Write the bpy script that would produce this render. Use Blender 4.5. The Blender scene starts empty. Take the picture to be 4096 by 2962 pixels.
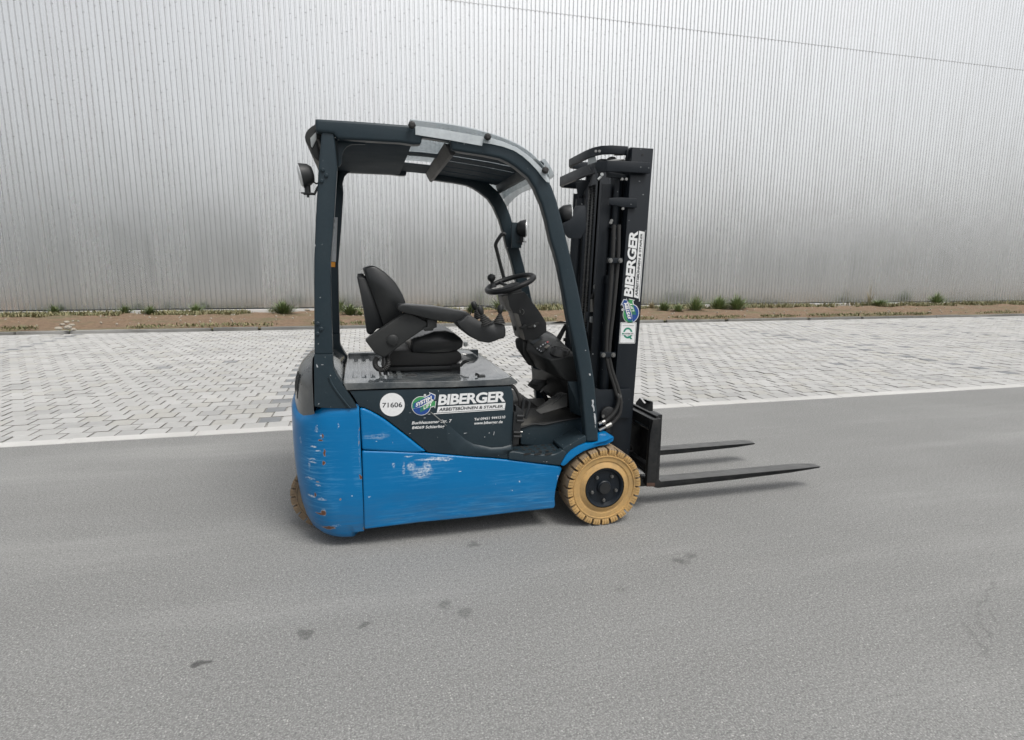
import bpy, bmesh, math, random
from mathutils import Vector, Matrix, noise
from math import radians as R, sin, cos, pi
random.seed(7)
SC = bpy.context.scene
COL = SC.collection

# ------------------------------------------------------------------ camera
CAMZ = 1.48
YAW, PITCH, ROLL, FOC = R(14.487), R(9.9), R(.34), 2300.0      # FOC in photograph pixels (4096 wide)
f0 = Vector((sin(YAW), cos(YAW), 0)); r0 = Vector((cos(YAW), -sin(YAW), 0)); u0 = Vector((0, 0, 1))
FW = f0*cos(PITCH) - u0*sin(PITCH); U1 = u0*cos(PITCH) + f0*sin(PITCH)
RT = r0*cos(ROLL) + U1*sin(ROLL); UP = -r0*sin(ROLL) + U1*cos(ROLL)
CP = Vector((0, 0, CAMZ))
cam = bpy.data.cameras.new('camera'); camo = bpy.data.objects.new('camera', cam); COL.objects.link(camo)
camo.matrix_world = Matrix(((RT.x, UP.x, -FW.x, CP.x), (RT.y, UP.y, -FW.y, CP.y), (RT.z, UP.z, -FW.z, CP.z), (0, 0, 0, 1)))
cam.sensor_width = 36; cam.lens = FOC/4096*36; cam.clip_end = 2000; cam.clip_start = .05
SC.camera = camo

# ------------------------------------------------------------------ sky, sun, exposure (bright overcast)
W = bpy.data.worlds.new('World'); SC.world = W; W.use_nodes = True
nt = W.node_tree; bg = nt.nodes['Background']
sky = nt.nodes.new('ShaderNodeTexSky'); sky.sky_type = 'NISHITA'; sky.sun_disc = False
SUN_EL, SUN_AZ = R(60), R(152)
sky.sun_elevation = SUN_EL; sky.sun_rotation = SUN_AZ; sky.dust_density = 4.0; sky.air_density = 1.0
hs = nt.nodes.new('ShaderNodeHueSaturation'); hs.inputs['Saturation'].default_value = .16
nt.links.new(sky.outputs[0], hs.inputs['Color']); nt.links.new(hs.outputs[0], bg.inputs[0])
bg.inputs[1].default_value = .13
sl = bpy.data.lights.new('sun', 'SUN'); sl.energy = 1.5; sl.angle = R(22); sl.color = (1, .965, .91)
so = bpy.data.objects.new('sun', sl); COL.objects.link(so)
sd = Vector((sin(SUN_AZ)*cos(SUN_EL), cos(SUN_AZ)*cos(SUN_EL), sin(SUN_EL)))
so.rotation_euler = sd.to_track_quat('Z', 'Y').to_euler(); so.location = sd*30
SC.view_settings.view_transform = 'Standard'; SC.view_settings.look = 'None'
SC.view_settings.gamma = 1; SC.view_settings.use_curve_mapping = False
SC.view_settings.exposure = 0.35

# ------------------------------------------------------------------ measuring helper: a measured sight line met with the plane Y = const
def at(x, y, Y):
    d = FW*FOC + RT*(x-2048) - UP*(y-1481)
    return CP + d*(Y/d.y)
def atz(x, y, z):
    d = FW*FOC + RT*(x-2048) - UP*(y-1481)
    return CP + d*((z-CAMZ)/d.z)
def zz(o, pts): return [(o[0]+x/o[2], o[1]+y/o[2]) for x, y in pts]
Z1=(1150,450,2.734);Z2=(1800,450,2.343);Z3=(1150,1000,2.734);Z4=(1800,1050,2.734);Z5=(1120,1500,2.3425);Z6=(1900,1600,2.734);Z7=(2250,1500,2.0618)
M1=(2200,560,4.824);M2=(2200,900,4.824);M3=(2200,1240,4.824);Q=(2300,1550,3.815);K=(2030,1380,4.1);HH=(1140,1380,5.127);C3=(1140,1700,3.4175);G=(1600,480,3.24);T=(1600,1520,4.536)

# ------------------------------------------------------------------ materials
def new_mat(name):
    m = bpy.data.materials.new(name); m.use_nodes = True
    return m, m.node_tree, m.node_tree.nodes['Principled BSDF']
def N(nt, t, **kw):
    n = nt.nodes.new(t)
    for k, v in kw.items(): setattr(n, k, v)
    return n
def L(nt, a, b): nt.links.new(a, b)
def sv(n, **kw):
    for k, v in kw.items(): n.inputs[k.replace('_', ' ')].default_value = v
def mth(nt, op, a, b=None, clamp=False):
    n = N(nt, 'ShaderNodeMath', operation=op); n.use_clamp = clamp
    for i, v in enumerate((a, b)):
        if v is None: continue
        if hasattr(v, 'links'): L(nt, v, n.inputs[i])
        else: n.inputs[i].default_value = v
    return n.outputs[0]
def rgb(*c): return (c[0], c[1], c[2], 1)
def mixc(nt, f, a, b):
    n = N(nt, 'ShaderNodeMix', data_type='RGBA')
    for i, v in ((0, f), (6, a), (7, b)):
        if hasattr(v, 'links'): L(nt, v, n.inputs[i])
        else: n.inputs[i].default_value = v
    return n.outputs[2]
def ramp(nt, f, p0, p1):
    n = N(nt, 'ShaderNodeMapRange'); n.inputs[1].default_value = p0; n.inputs[2].default_value = p1
    L(nt, f, n.inputs[0]); return n.outputs[0]
def tex(nt, co, scale, detail=4, rough=.6, stretch=None):
    n = N(nt, 'ShaderNodeTexNoise'); n.inputs['Scale'].default_value = scale
    n.inputs['Detail'].default_value = detail; n.inputs['Roughness'].default_value = rough
    if stretch:
        mp = N(nt, 'ShaderNodeMapping'); mp.inputs['Scale'].default_value = stretch
        L(nt, co, mp.inputs[0]); co = mp.outputs[0]
    L(nt, co, n.inputs['Vector']); return n.outputs[0]
def bump(nt, b, h, strength, dist):
    n = N(nt, 'ShaderNodeBump'); n.inputs['Strength'].default_value = strength; n.inputs['Distance'].default_value = dist
    L(nt, h, n.inputs['Height']); L(nt, n.outputs[0], b.inputs['Normal'])
def worn(name, col, rough=.45, metal=0, dirt=.35, dirtcol=(.2,.19,.17), spec=.5, fleck=0., coat=0., dscale=6):
    m, nt, b = new_mat(name); co = N(nt, 'ShaderNodeTexCoord').outputs['Object']
    n1 = tex(nt, co, dscale, 6, .65); n2 = tex(nt, co, 70, 3, .6)
    c = mixc(nt, mth(nt, 'MULTIPLY', ramp(nt, n1, .42, .8), dirt), rgb(*col), rgb(*dirtcol))
    c = mixc(nt, mth(nt, 'MULTIPLY', ramp(nt, n2, .3, .7), .22), c, rgb(col[0]*.6, col[1]*.6, col[2]*.6))
    if fleck:
        n3 = tex(nt, co, 55, 2, .5, (1, 1, 1))
        c = mixc(nt, ramp(nt, n3, .76-fleck*.1, .80-fleck*.1), c, rgb(.5, .52, .53))
    L(nt, c, b.inputs['Base Color'])
    b.inputs['Metallic'].default_value = metal; b.inputs['Specular IOR Level'].default_value = spec
    L(nt, mth(nt, 'ADD', mth(nt, 'MULTIPLY', n1, .3), rough-.15), b.inputs['Roughness'])
    b.inputs['Coat Weight'].default_value = coat
    bump(nt, b, n2, .12, .002)
    return m
GREY = worn('grey_paint', (.019,.032,.041), .4, dirt=.07, dirtcol=(.1,.11,.11), fleck=.22, spec=.28)
GREYL = worn('grey_cover_paint', (.085,.094,.098), .28, dirt=.3, coat=.3)
ROOFD = worn('dark_roof_paint', (.008,.021,.032), .7, dirt=.1, dirtcol=(.05,.05,.05), spec=.15)
LID = worn('glossy_hood_paint', (.045,.055,.062), .12, dirt=.6, dirtcol=(.38,.38,.36), coat=.6, dscale=5)
BLACK = worn('black_plastic', (.010,.0115,.013), .5, dirt=.15, dirtcol=(.07,.068,.062))
PLAST = worn('charcoal_plastic', (.017,.0185,.019), .5, dirt=.22, dirtcol=(.06,.058,.052), spec=.4)
VINYL = worn('seat_vinyl', (.012,.0135,.0145), .34, dirt=.25, dirtcol=(.05,.052,.05), dscale=9)
MAST = worn('mast_paint', (.006,.0095,.014), .45, dirt=.1, dirtcol=(.035,.035,.035), fleck=.1, spec=.35)
IRON = worn('fork_steel', (.014,.0155,.017), .36, metal=.3, dirt=.4, dirtcol=(.09,.085,.08), dscale=10)
RUSTY = worn('rusty_steel', (.06,.03,.02), .7, dirt=.6, dirtcol=(.12,.07,.05), dscale=40)
CHROME = worn('zinc_steel', (.33,.33,.32), .34, metal=1, dirt=.4, dirtcol=(.2,.19,.17), dscale=60)
ROD = worn('chrome_rod', (.4,.4,.4), .2, metal=1, dirt=.6, dirtcol=(.05,.045,.04), dscale=20)
ALU = worn('grey_bracket', (.4,.42,.42), .4, metal=.3, dirt=.2)
RUB = worn('black_rubber', (.018,.018,.018), .6, dirt=.3, dirtcol=(.06,.06,.055))
FLOORM = worn('floor_mat', (.04,.04,.038), .62, dirt=.7, dirtcol=(.13,.125,.11), dscale=5)
WHITE = worn('white_print', (.74,.75,.75), .5, dirt=.12, dirtcol=(.4,.4,.4), dscale=30)
DKPRINT = worn('dark_print', (.02,.025,.03), .5, dirt=0)
GREENP = worn('green_print', (.045,.27,.09), .45, dirt=.1)
BLUEP = worn('blue_print', (.01,.06,.26), .45, dirt=.1)
TEALP = worn('teal_print', (.01,.22,.14), .45, dirt=.1)
ORANGE = worn('orange_print', (.75,.3,.02), .5, dirt=.1)
LABELM = worn('grey_label', (.42,.44,.46), .5, dirt=.3, dscale=60)
LENS = worn('lamp_lens', (.6,.62,.63), .12, dirt=.1, coat=.5)
DARKIN = worn('dark_frame', (.008,.009,.01), .7, dirt=.2)

def spots(nt, co, lst, warp=.012, ws=18):
    """soft union of ellipses (x, z, rx, rz, strength) on a side panel, edges broken up by noise"""
    nz = N(nt, 'ShaderNodeTexNoise'); nz.inputs['Scale'].default_value = ws; nz.inputs['Detail'].default_value = 5
    L(nt, co, nz.inputs['Vector'])
    v1 = N(nt, 'ShaderNodeVectorMath', operation='SUBTRACT'); L(nt, nz.outputs['Color'], v1.inputs[0]); v1.inputs[1].default_value = (.5,.5,.5)
    v2 = N(nt, 'ShaderNodeVectorMath', operation='SCALE'); L(nt, v1.outputs[0], v2.inputs[0]); v2.inputs['Scale'].default_value = warp*4
    v3 = N(nt, 'ShaderNodeVectorMath', operation='ADD'); L(nt, co, v3.inputs[0]); L(nt, v2.outputs[0], v3.inputs[1])
    out = None
    for x, z, rx, rz, s in lst:
        a = N(nt, 'ShaderNodeVectorMath', operation='SUBTRACT'); L(nt, v3.outputs[0], a.inputs[0]); a.inputs[1].default_value = (x, 0, z)
        b = N(nt, 'ShaderNodeVectorMath', operation='MULTIPLY'); L(nt, a.outputs[0], b.inputs[0]); b.inputs[1].default_value = (1/rx, 0, 1/rz)
        l = N(nt, 'ShaderNodeVectorMath', operation='LENGTH'); L(nt, b.outputs[0], l.inputs[0])
        r = N(nt, 'ShaderNodeMapRange'); r.inputs[1].default_value = 1.25; r.inputs[2].default_value = .6; r.inputs[4].default_value = s
        L(nt, l.outputs['Value'], r.inputs[0])
        out = r.outputs[0] if out is None else mth(nt, 'MAXIMUM', out, r.outputs[0])
    return out
def sp(o, x, y, rx, ry, s=1, Y=2.98):
    p = at(o[0]+x/o[2], o[1]+y/o[2], Y); q = at(o[0]+(x+rx)/o[2], o[1]+(y+ry)/o[2], Y)
    return (p.x, p.z, abs(q.x-p.x), abs(q.z-p.z), s)
def blue_paint():
    m, nt, b = new_mat('worn_blue_paint'); co = N(nt, 'ShaderNodeTexCoord').outputs['Object']
    base = rgb(.0, .140, .352)
    n1 = tex(nt, co, 5, 5, .6); c = mixc(nt, mth(nt, 'MULTIPLY', ramp(nt, n1, .35, .7), .35), base, rgb(.0,.112,.30))
    st = tex(nt, co, 1, 6, .7, (4, 4, 70))                      # long horizontal rub marks
    st2 = tex(nt, co, 1, 4, .6, (14, 14, 260))
    reg = spots(nt, co, [sp(C3,420,800,330,640), sp(C3,950,560,90,330,.9), sp(Z5,1300,900,300,110,.8), sp(Z5,1600,1330,650,90,.7), sp(Z6,500,1130,500,110,.75), sp(Z6,500,850,330,60,.55), sp(Z5,830,570,60,30,.8), sp(Z5,1000,545,60,22,.6)], .03, 5)
    rb = mth(nt, 'MULTIPLY', mth(nt, 'ADD', ramp(nt, st, .5, .68), ramp(nt, st2, .56, .7), True), mth(nt, 'ADD', mth(nt, 'MULTIPLY', reg, .46), .05))
    c = mixc(nt, rb, c, rgb(.10, .33, .58))
    # bare / whitish scuffs
    w = spots(nt, co, [sp(Z5,1230,860,38,34), sp(Z5,1378,870,42,38), sp(Z5,1330,915,95,42,.85), sp(Z5,1067,850,14,22,.8), sp(Z5,1160,880,12,60,.5), sp(C3,330,790,70,9), sp(C3,440,862,36,8), sp(C3,345,1045,60,10), sp(C3,500,1050,55,14,.8),
        sp(C3,365,545,50,7), sp(C3,350,510,60,6), sp(C3,420,75,24,30), sp(C3,490,165,14,34,.9), sp(C3,380,327,44,9), sp(C3,440,372,34,12), sp(C3,525,1230,34,40,.8), sp(C3,700,1400,60,8), sp(C3,180,290,14,50,.7), sp(C3,725,20,10,40,.7), sp(C3,320,620,18,60,.5),
        sp(Z5,1450,790,170,5,.9), sp(Z5,1210,768,40,5,.8), sp(Z5,1550,797,70,4), sp(Z6,905,848,10,26,.7), sp(Z5,1690,905,14,5), sp(Z5,905,628,8,4), sp(C3,1012,300,10,320,.45), sp(C3,1150,985,20,12,.6), sp(C3,1260,160,160,26,.3)], .006, 40)
    lines = tex(nt, co, 1, 3, .6, (10, 10, 240))
    wm = mth(nt, 'MULTIPLY', w, ramp(nt, mth(nt, 'ADD', lines, mth(nt, 'MULTIPLY', tex(nt, co, 90, 3), .5)), .66, .86), True)
    c = mixc(nt, wm, c, rgb(.55, .62, .68))
    # small chips everywhere
    ch = tex(nt, co, 26, 2, .5, (1, 1, .8)); c = mixc(nt, mth(nt, 'MULTIPLY', ramp(nt, ch, .768, .785), .8), c, rgb(.5,.58,.64))
    # rust
    r = spots(nt, co, [sp(C3,530,390,16,52), sp(C3,528,532,24,32), sp(C3,1033,720,16,36), sp(C3,485,225,34,10), sp(C3,515,165,12,26,.9), sp(C3,400,1010,22,24,.8), sp(C3,525,1240,42,30,.85), sp(C3,480,1262,80,10,.8), sp(C3,590,1452,100,14,.9), sp(C3,440,820,30,14,.5), sp(C3,1078,1440,10,30,.6), sp(C3,760,1025,14,16,.6), sp(C3,1015,60,8,30,.7), sp(C3,1015,240,8,40,.6)], .006, 40)
    c = mixc(nt, ramp(nt, r, .25, .5), c, rgb(.28,.24,.22)); c = mixc(nt, ramp(nt, r, .5, .75), c, rgb(.13,.055,.032))
    # grime low down
    sx = N(nt, 'ShaderNodeSeparateXYZ'); L(nt, co, sx.inputs[0])
    g = mth(nt, 'MULTIPLY', ramp(nt, sx.outputs[2], .34, .12), ramp(nt, tex(nt, co, 1, 5, .6, (5, 5, 40)), .35, .7))
    c = mixc(nt, mth(nt, 'MULTIPLY', g, .45), c, rgb(.07,.085,.09))
    L(nt, c, b.inputs['Base Color'])
    rr = mth(nt, 'ADD', mth(nt, 'MULTIPLY', rb, .3), .3); L(nt, mth(nt, 'ADD', rr, mth(nt, 'MULTIPLY', wm, .3)), b.inputs['Roughness'])
    b.inputs['Specular IOR Level'].default_value = .3
    bump(nt, b, st2, .1, .002)
    return m
BLUE = blue_paint()

def tyre_mat():
    m, nt, b = new_mat('tan_rubber'); co = N(nt, 'ShaderNodeTexCoord').outputs['Object']
    n1 = tex(nt, co, 9, 6, .65); n2 = tex(nt, co, 60, 4, .6); 
    c = mixc(nt, ramp(nt, n1, .38, .68), rgb(.46,.29,.115), rgb(.34,.225,.10))
    c = mixc(nt, mth(nt, 'MULTIPLY', ramp(nt, n2, .5, .75), .4), c, rgb(.22,.16,.09))
    L(nt, c, b.inputs['Base Color']); b.inputs['Roughness'].default_value = .6; b.inputs['Specular IOR Level'].default_value = .3
    bump(nt, b, n2, .25, .003)
    return m
def tread_mat():
    m, nt, b = new_mat('dirty_shaded_tan_rubber'); co = N(nt, 'ShaderNodeTexCoord').outputs['Object']
    n1 = tex(nt, co, 12, 6, .65)
    L(nt, mixc(nt, ramp(nt, n1, .3, .7), rgb(.27,.19,.11), rgb(.17,.13,.09)), b.inputs['Base Color']); b.inputs['Roughness'].default_value = .8
    bump(nt, b, tex(nt, co, 80, 4), .3, .003)
    return m
TYRE = tyre_mat(); TREAD = tread_mat()

def clear_mat():
    m, nt, b = new_mat('scratched_clear_plastic'); co = N(nt, 'ShaderNodeTexCoord').outputs['Object']
    o = nt.nodes['Material Output']
    b.inputs['Base Color'].default_value = rgb(.74,.78,.8); b.inputs['Roughness'].default_value = .25
    tr = N(nt, 'ShaderNodeBsdfTransparent'); tr.inputs[0].default_value = rgb(.93,.96,.97)
    mx = N(nt, 'ShaderNodeMixShader'); L(nt, tr.outputs[0], mx.inputs[1]); L(nt, b.outputs[0], mx.inputs[2])
    L(nt, mth(nt, 'ADD', mth(nt, 'MULTIPLY', ramp(nt, tex(nt, co, 8, 5, .7), .3, .8), .3), .34), mx.inputs[0])
    L(nt, mx.outputs[0], o.inputs[0]); return m
CLEAR = clear_mat()

# ------------------------------------------------------------------ mesh helpers
def link(name, me, mat=None, parent=None, **props):
    o = bpy.data.objects.new(name, me); COL.objects.link(o)
    if mat is not None and len(me.materials) == 0:
        for k in (mat if isinstance(mat, (list, tuple)) else [mat]): me.materials.append(k)
    if parent is not None:
        o.parent = parent
        if parent.type == 'EMPTY': o.matrix_parent_inverse = Matrix.Translation(-parent.location)
    for k, v in props.items(): o[k] = v
    return o
def done(name, bm, mat, parent=None, bevel=0, seg=2, ang=35, smooth=True, recalc=True, **props):
    if recalc: bmesh.ops.recalc_face_normals(bm, faces=bm.faces)
    if bevel:
        es = [e for e in bm.edges if len(e.link_faces) == 2 and e.calc_face_angle(0) > R(28)]
        if es: bmesh.ops.bevel(bm, geom=es, offset=bevel, segments=seg, profile=.6, affect='EDGES', clamp_overlap=True)
    me = bpy.data.meshes.new(name); bm.to_mesh(me); bm.free()
    if smooth:
        me.polygons.foreach_set('use_smooth', [True]*len(me.polygons)); me.set_sharp_from_angle(angle=R(ang))
    return link(name, me, mat, parent, **props)
def prism(bm, ring0, ring1, caps=True):
    a = [bm.verts.new(p) for p in ring0]; b = [bm.verts.new(p) for p in ring1]; n = len(a)
    for i in range(n): bm.faces.new((a[i], a[(i+1) % n], b[(i+1) % n], b[i]))
    if caps: bm.faces.new(a[::-1]); bm.faces.new(b)
    return a, b
def side(name, pts, Y0, Y1, mat, parent, Yp=None, bevel=.004, **kw):
    """plate with a measured side outline; outline measured at depth Yp, solid between Y0 and Y1"""
    bm = bmesh.new(); P = [at(x, y, Y0 if Yp is None else Yp) for x, y in pts]
    prism(bm, [Vector((p.x, Y0, p.z)) for p in P], [Vector((p.x, Y1, p.z)) for p in P])
    return done(name, bm, mat, parent, bevel=bevel, **kw)
def box(bm, x0, x1, y0, y1, z0, z1):
    prism(bm, [Vector(p) for p in ((x0,y0,z0),(x1,y0,z0),(x1,y0,z1),(x0,y0,z1))], [Vector(p) for p in ((x0,y1,z0),(x1,y1,z0),(x1,y1,z1),(x0,y1,z1))])
def bx(name, x0, x1, y0, y1, z0, z1, mat, parent, bevel=.003, **kw):
    bm = bmesh.new(); box(bm, x0, x1, y0, y1, z0, z1); return done(name, bm, mat, parent, bevel=bevel, **kw)
def hull(name, pts, mat, parent, bevel=.01, **kw):
    bm = bmesh.new()
    for p in pts: bm.verts.new(p)
    r = bmesh.ops.convex_hull(bm, input=bm.verts)
    bmesh.ops.delete(bm, geom=[v for v in bm.verts if not v.link_faces], context='VERTS')
    bmesh.ops.dissolve_limit(bm, angle_limit=R(2), verts=bm.verts, edges=bm.edges)
    return done(name, bm, mat, parent, bevel=bevel, **kw)
def catmull(P, k=6):
    P = [Vector(p) for p in P]; Qs = [P[0]*2-P[1]]+P+[P[-1]*2-P[-2]]; out = []
    for i in range(1, len(Qs)-2):
        for j in range(k):
            t = j/k; a, b, c, d = Qs[i-1:i+3]
            out.append(.5*((2*b)+(c-a)*t+(2*a-5*b+4*c-d)*t*t+(3*b-a-3*c+d)*t**3))
    out.append(P[-1]); return out
def tube(bm, P, r, n=10, smoothpath=True, rfun=None, closed=False):
    if smoothpath: P = catmull(P)
    P = [Vector(p) for p in P]; rings = []; up = None
    for i, p in enumerate(P):
        d = (P[min(i+1, len(P)-1)]-P[max(i-1, 0)])
        if closed: d = P[(i+1) % len(P)]-P[i-1]
        d.normalize()
        if up is None: up = d.orthogonal().normalized()
        up = (up-d*up.dot(d)).normalized(); s = d.cross(up)
        rr = rfun(i/(len(P)-1)) if rfun else r
        rings.append([bm.verts.new(p+(up*cos(2*pi*k/n)+s*sin(2*pi*k/n))*rr) for k in range(n)])
    m = len(rings)
    for i in range(m if closed else m-1):
        a, b = rings[i], rings[(i+1) % m]
        for k in range(n): bm.faces.new((a[k], a[(k+1) % n], b[(k+1) % n], b[k]))
    if not closed: bm.faces.new(rings[0][::-1]); bm.faces.new(rings[-1])
def lathe(bm, prof, c, axis, n=32, ang0=0):
    """prof: list of (along axis, radius)"""
    axis = Vector(axis).normalized(); u = axis.orthogonal().normalized(); v = axis.cross(u); rings = []
    for a, r in prof:
        rings.append([bm.verts.new(Vector(c)+axis*a+(u*cos(2*pi*k/n+ang0)+v*sin(2*pi*k/n+ang0))*max(r, 1e-4)) for k in range(n)])
    for a, b in zip(rings, rings[1:]):
        for k in range(n): bm.faces.new((a[k], a[(k+1) % n], b[(k+1) % n], b[k]))
    bm.faces.new(rings[0][::-1]); bm.faces.new(rings[-1])
def copy_tree(o, parent=None, off=Vector()):
    c = o.copy(); COL.objects.link(c)
    if parent is not None: c.parent = parent
    c.location = c.location+off
    for ch in list(o.children): copy_tree(ch, c)
    return c
def empty(name, loc, **props):
    o = bpy.data.objects.new(name, None); COL.objects.link(o); o.location = loc; o.empty_display_size = .2
    for k, v in props.items(): o[k] = v
    return o

# ================================================================== SETTING
def ground_mat():
    m, nt, b = new_mat('asphalt'); co = N(nt, 'ShaderNodeTexCoord').outputs['Object']
    g1 = tex(nt, co, 150, 2, .6); g2 = tex(nt, co, 62, 3, .65); big = tex(nt, co, .55, 5, .55); mid = tex(nt, co, 2.2, 5, .6, (1, 2.4, 1))
    c = mixc(nt, ramp(nt, big, .3, .7), rgb(.192,.194,.190), rgb(.238,.240,.235))
    c = mixc(nt, mth(nt, 'MULTIPLY', ramp(nt, mid, .4, .7), .3), c, rgb(.19,.19,.185))
    wave = tex(nt, co, 1, 5, .6, (.22, 1.7, 1)); c = mixc(nt, mth(nt, 'MULTIPLY', ramp(nt, wave, .45, .68), .4), c, rgb(.18,.18,.175)); c = mixc(nt, mth(nt, 'MULTIPLY', ramp(nt, wave, .45, .3), .35), c, rgb(.34,.34,.33))
    c = mixc(nt, mth(nt, 'MULTIPLY', ramp(nt, g1, .47, .33), .42), c, rgb(.06,.06,.06))
    c = mixc(nt, mth(nt, 'MULTIPLY', ramp(nt, g1, .53, .68), .5), c, rgb(.5,.5,.48))
    c = mixc(nt, mth(nt, 'MULTIPLY', ramp(nt, g2, .48, .34), .3), c, rgb(.07,.07,.07)); c = mixc(nt, mth(nt, 'MULTIPLY', ramp(nt, g2, .55, .7), .25), c, rgb(.4,.4,.38))
    v = N(nt, 'ShaderNodeTexVoronoi'); v.inputs['Scale'].default_value = 85; v.inputs['Randomness'].default_value = 1; L(nt, co, v.inputs['Vector'])
    sc = N(nt, 'ShaderNodeSeparateColor'); L(nt, v.outputs['Color'], sc.inputs[0])
    fl = mth(nt, 'MULTIPLY', ramp(nt, v.outputs['Distance'], .34, .2), ramp(nt, sc.outputs[0], .93, .96))
    c = mixc(nt, mth(nt, 'MULTIPLY', fl, .55), c, rgb(.55,.54,.51))
    # spots of oil and old water marks
    nz = N(nt, 'ShaderNodeTexNoise'); nz.inputs['Scale'].default_value = 14; nz.inputs['Detail'].default_value = 4; L(nt, co, nz.inputs['Vector'])
    v2 = N(nt, 'ShaderNodeVectorMath', operation='SCALE'); L(nt, nz.outputs['Color'], v2.inputs[0]); v2.inputs['Scale'].default_value = .11
    v3 = N(nt, 'ShaderNodeVectorMath', operation='ADD'); L(nt, co, v3.inputs[0]); L(nt, v2.outputs[0], v3.inputs[1])
    tot = None
    for x, y, r, s in ((2720,2243,.055,.5),(2765,2222,.05,.4),(1780,2417,.045,.4),(1855,2450,.05,.35),(1462,2498,.035,.5),(1222,2538,.038,.5),(2488,2365,.03,.3),(1890,2177,.045,.45),(812,2652,.026,.75),(780,2668,.02,.7),(797,2660,.024,.75)):
        p = atz(x, y, 0)
        a = N(nt, 'ShaderNodeVectorMath', operation='DISTANCE'); L(nt, v3.outputs[0], a.inputs[0]); a.inputs[1].default_value = (p.x+.055, p.y+.055, .055)
        q = mth(nt, 'MULTIPLY', ramp(nt, a.outputs['Value'], r, r*.5), s)
        tot = q if tot is None else mth(nt, 'MAXIMUM', tot, q)
    # dark scraped tyre marks on the right
    for x0, y0, x1, y1 in ((3850,2480,3965,2640),(3985,2330,3900,2440),(3900,2440,3960,2560),(3960,2440,3990,2500)):
        p = atz(x0, y0, 0); q0 = atz(x1, y1, 0); d = (q0-p); ln = d.length; d.normalize()
        sub = N(nt, 'ShaderNodeVectorMath', operation='SUBTRACT'); L(nt, v3.outputs[0], sub.inputs[0]); sub.inputs[1].default_value = (p.x+.055, p.y+.055, .055)
        dt = N(nt, 'ShaderNodeVectorMath', operation='DOT_PRODUCT'); L(nt, sub.outputs[0], dt.inputs[0]); dt.inputs[1].default_value = d
        dn = N(nt, 'ShaderNodeVectorMath', operation='DOT_PRODUCT'); L(nt, sub.outputs[0], dn.inputs[0]); dn.inputs[1].default_value = (-d.y, d.x, 0)
        al = mth(nt, 'ABSOLUTE', mth(nt, 'SUBTRACT', dt.outputs['Value'], ln/2)); ac = mth(nt, 'ABSOLUTE', dn.outputs['Value'])
        q = mth(nt, 'MULTIPLY', mth(nt, 'MULTIPLY', ramp(nt, al, ln/2, ln/2-.03), ramp(nt, ac, .012, .004)), .24)
        tot = mth(nt, 'MAXIMUM', tot, q)
    c = mixc(nt, tot, c, rgb(.045,.045,.045))
    L(nt, c, b.inputs['Base Color']); b.inputs['Roughness'].default_value = .8; b.inputs['Specular IOR Level'].default_value = .35
    bump(nt, b, mth(nt, 'ADD', g1, g2), .55, .004)
    return m
def plane(name, x0, x1, y0, y1, z, mat, nx=1, ny=1, **props):
    bm = bmesh.new(); vs = [[bm.verts.new((x0+(x1-x0)*i/nx, y0+(y1-y0)*j/ny, z)) for i in range(nx+1)] for j in range(ny+1)]
    for j in range(ny):
        for i in range(nx): bm.faces.new((vs[j][i], vs[j][i+1], vs[j+1][i+1], vs[j+1][i]))
    return done(name, bm, mat, smooth=False, **props)
EDGE0, EDGE1, KERB0, KERB1, WALLY = 5.50, 5.655, 15.06, 15.17, 20.3
earth = worn('bare_earth', (.16,.12,.08), .9, dirt=.5, dirtcol=(.1,.1,.05), dscale=.8)
plane('ground', -200, 260, -200, 300, -.06, earth, kind='structure')
plane('asphalt_yard', -160, 220, -160, EDGE0, 0, ground_mat(), kind='structure')

def gravel_mat():
    m, nt, b = new_mat('joint_gravel'); co = N(nt, 'ShaderNodeTexCoord').outputs['Object']
    v = N(nt, 'ShaderNodeTexVoronoi'); v.inputs['Scale'].default_value = 130; L(nt, co, v.inputs['Vector'])
    sc = N(nt, 'ShaderNodeSeparateColor'); L(nt, v.outputs['Color'], sc.inputs[0])
    c = mixc(nt, sc.outputs[0], rgb(.24,.237,.228), rgb(.6,.59,.56)); c = mixc(nt, ramp(nt, v.outputs['Distance'], .4, .75), c, rgb(.2,.2,.19))
    c = mixc(nt, mth(nt, 'MULTIPLY', ramp(nt, tex(nt, co, 1.3, 5), .42, .6), .8), c, rgb(.2,.2,.188))
    L(nt, c, b.inputs['Base Color']); b.inputs['Roughness'].default_value = .9
    bump(nt, b, v.outputs['Distance'], .8, -.006); return m
pavement = plane('pavement', -60, 90, EDGE1, KERB0, -.012, gravel_mat(), kind='structure')
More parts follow.
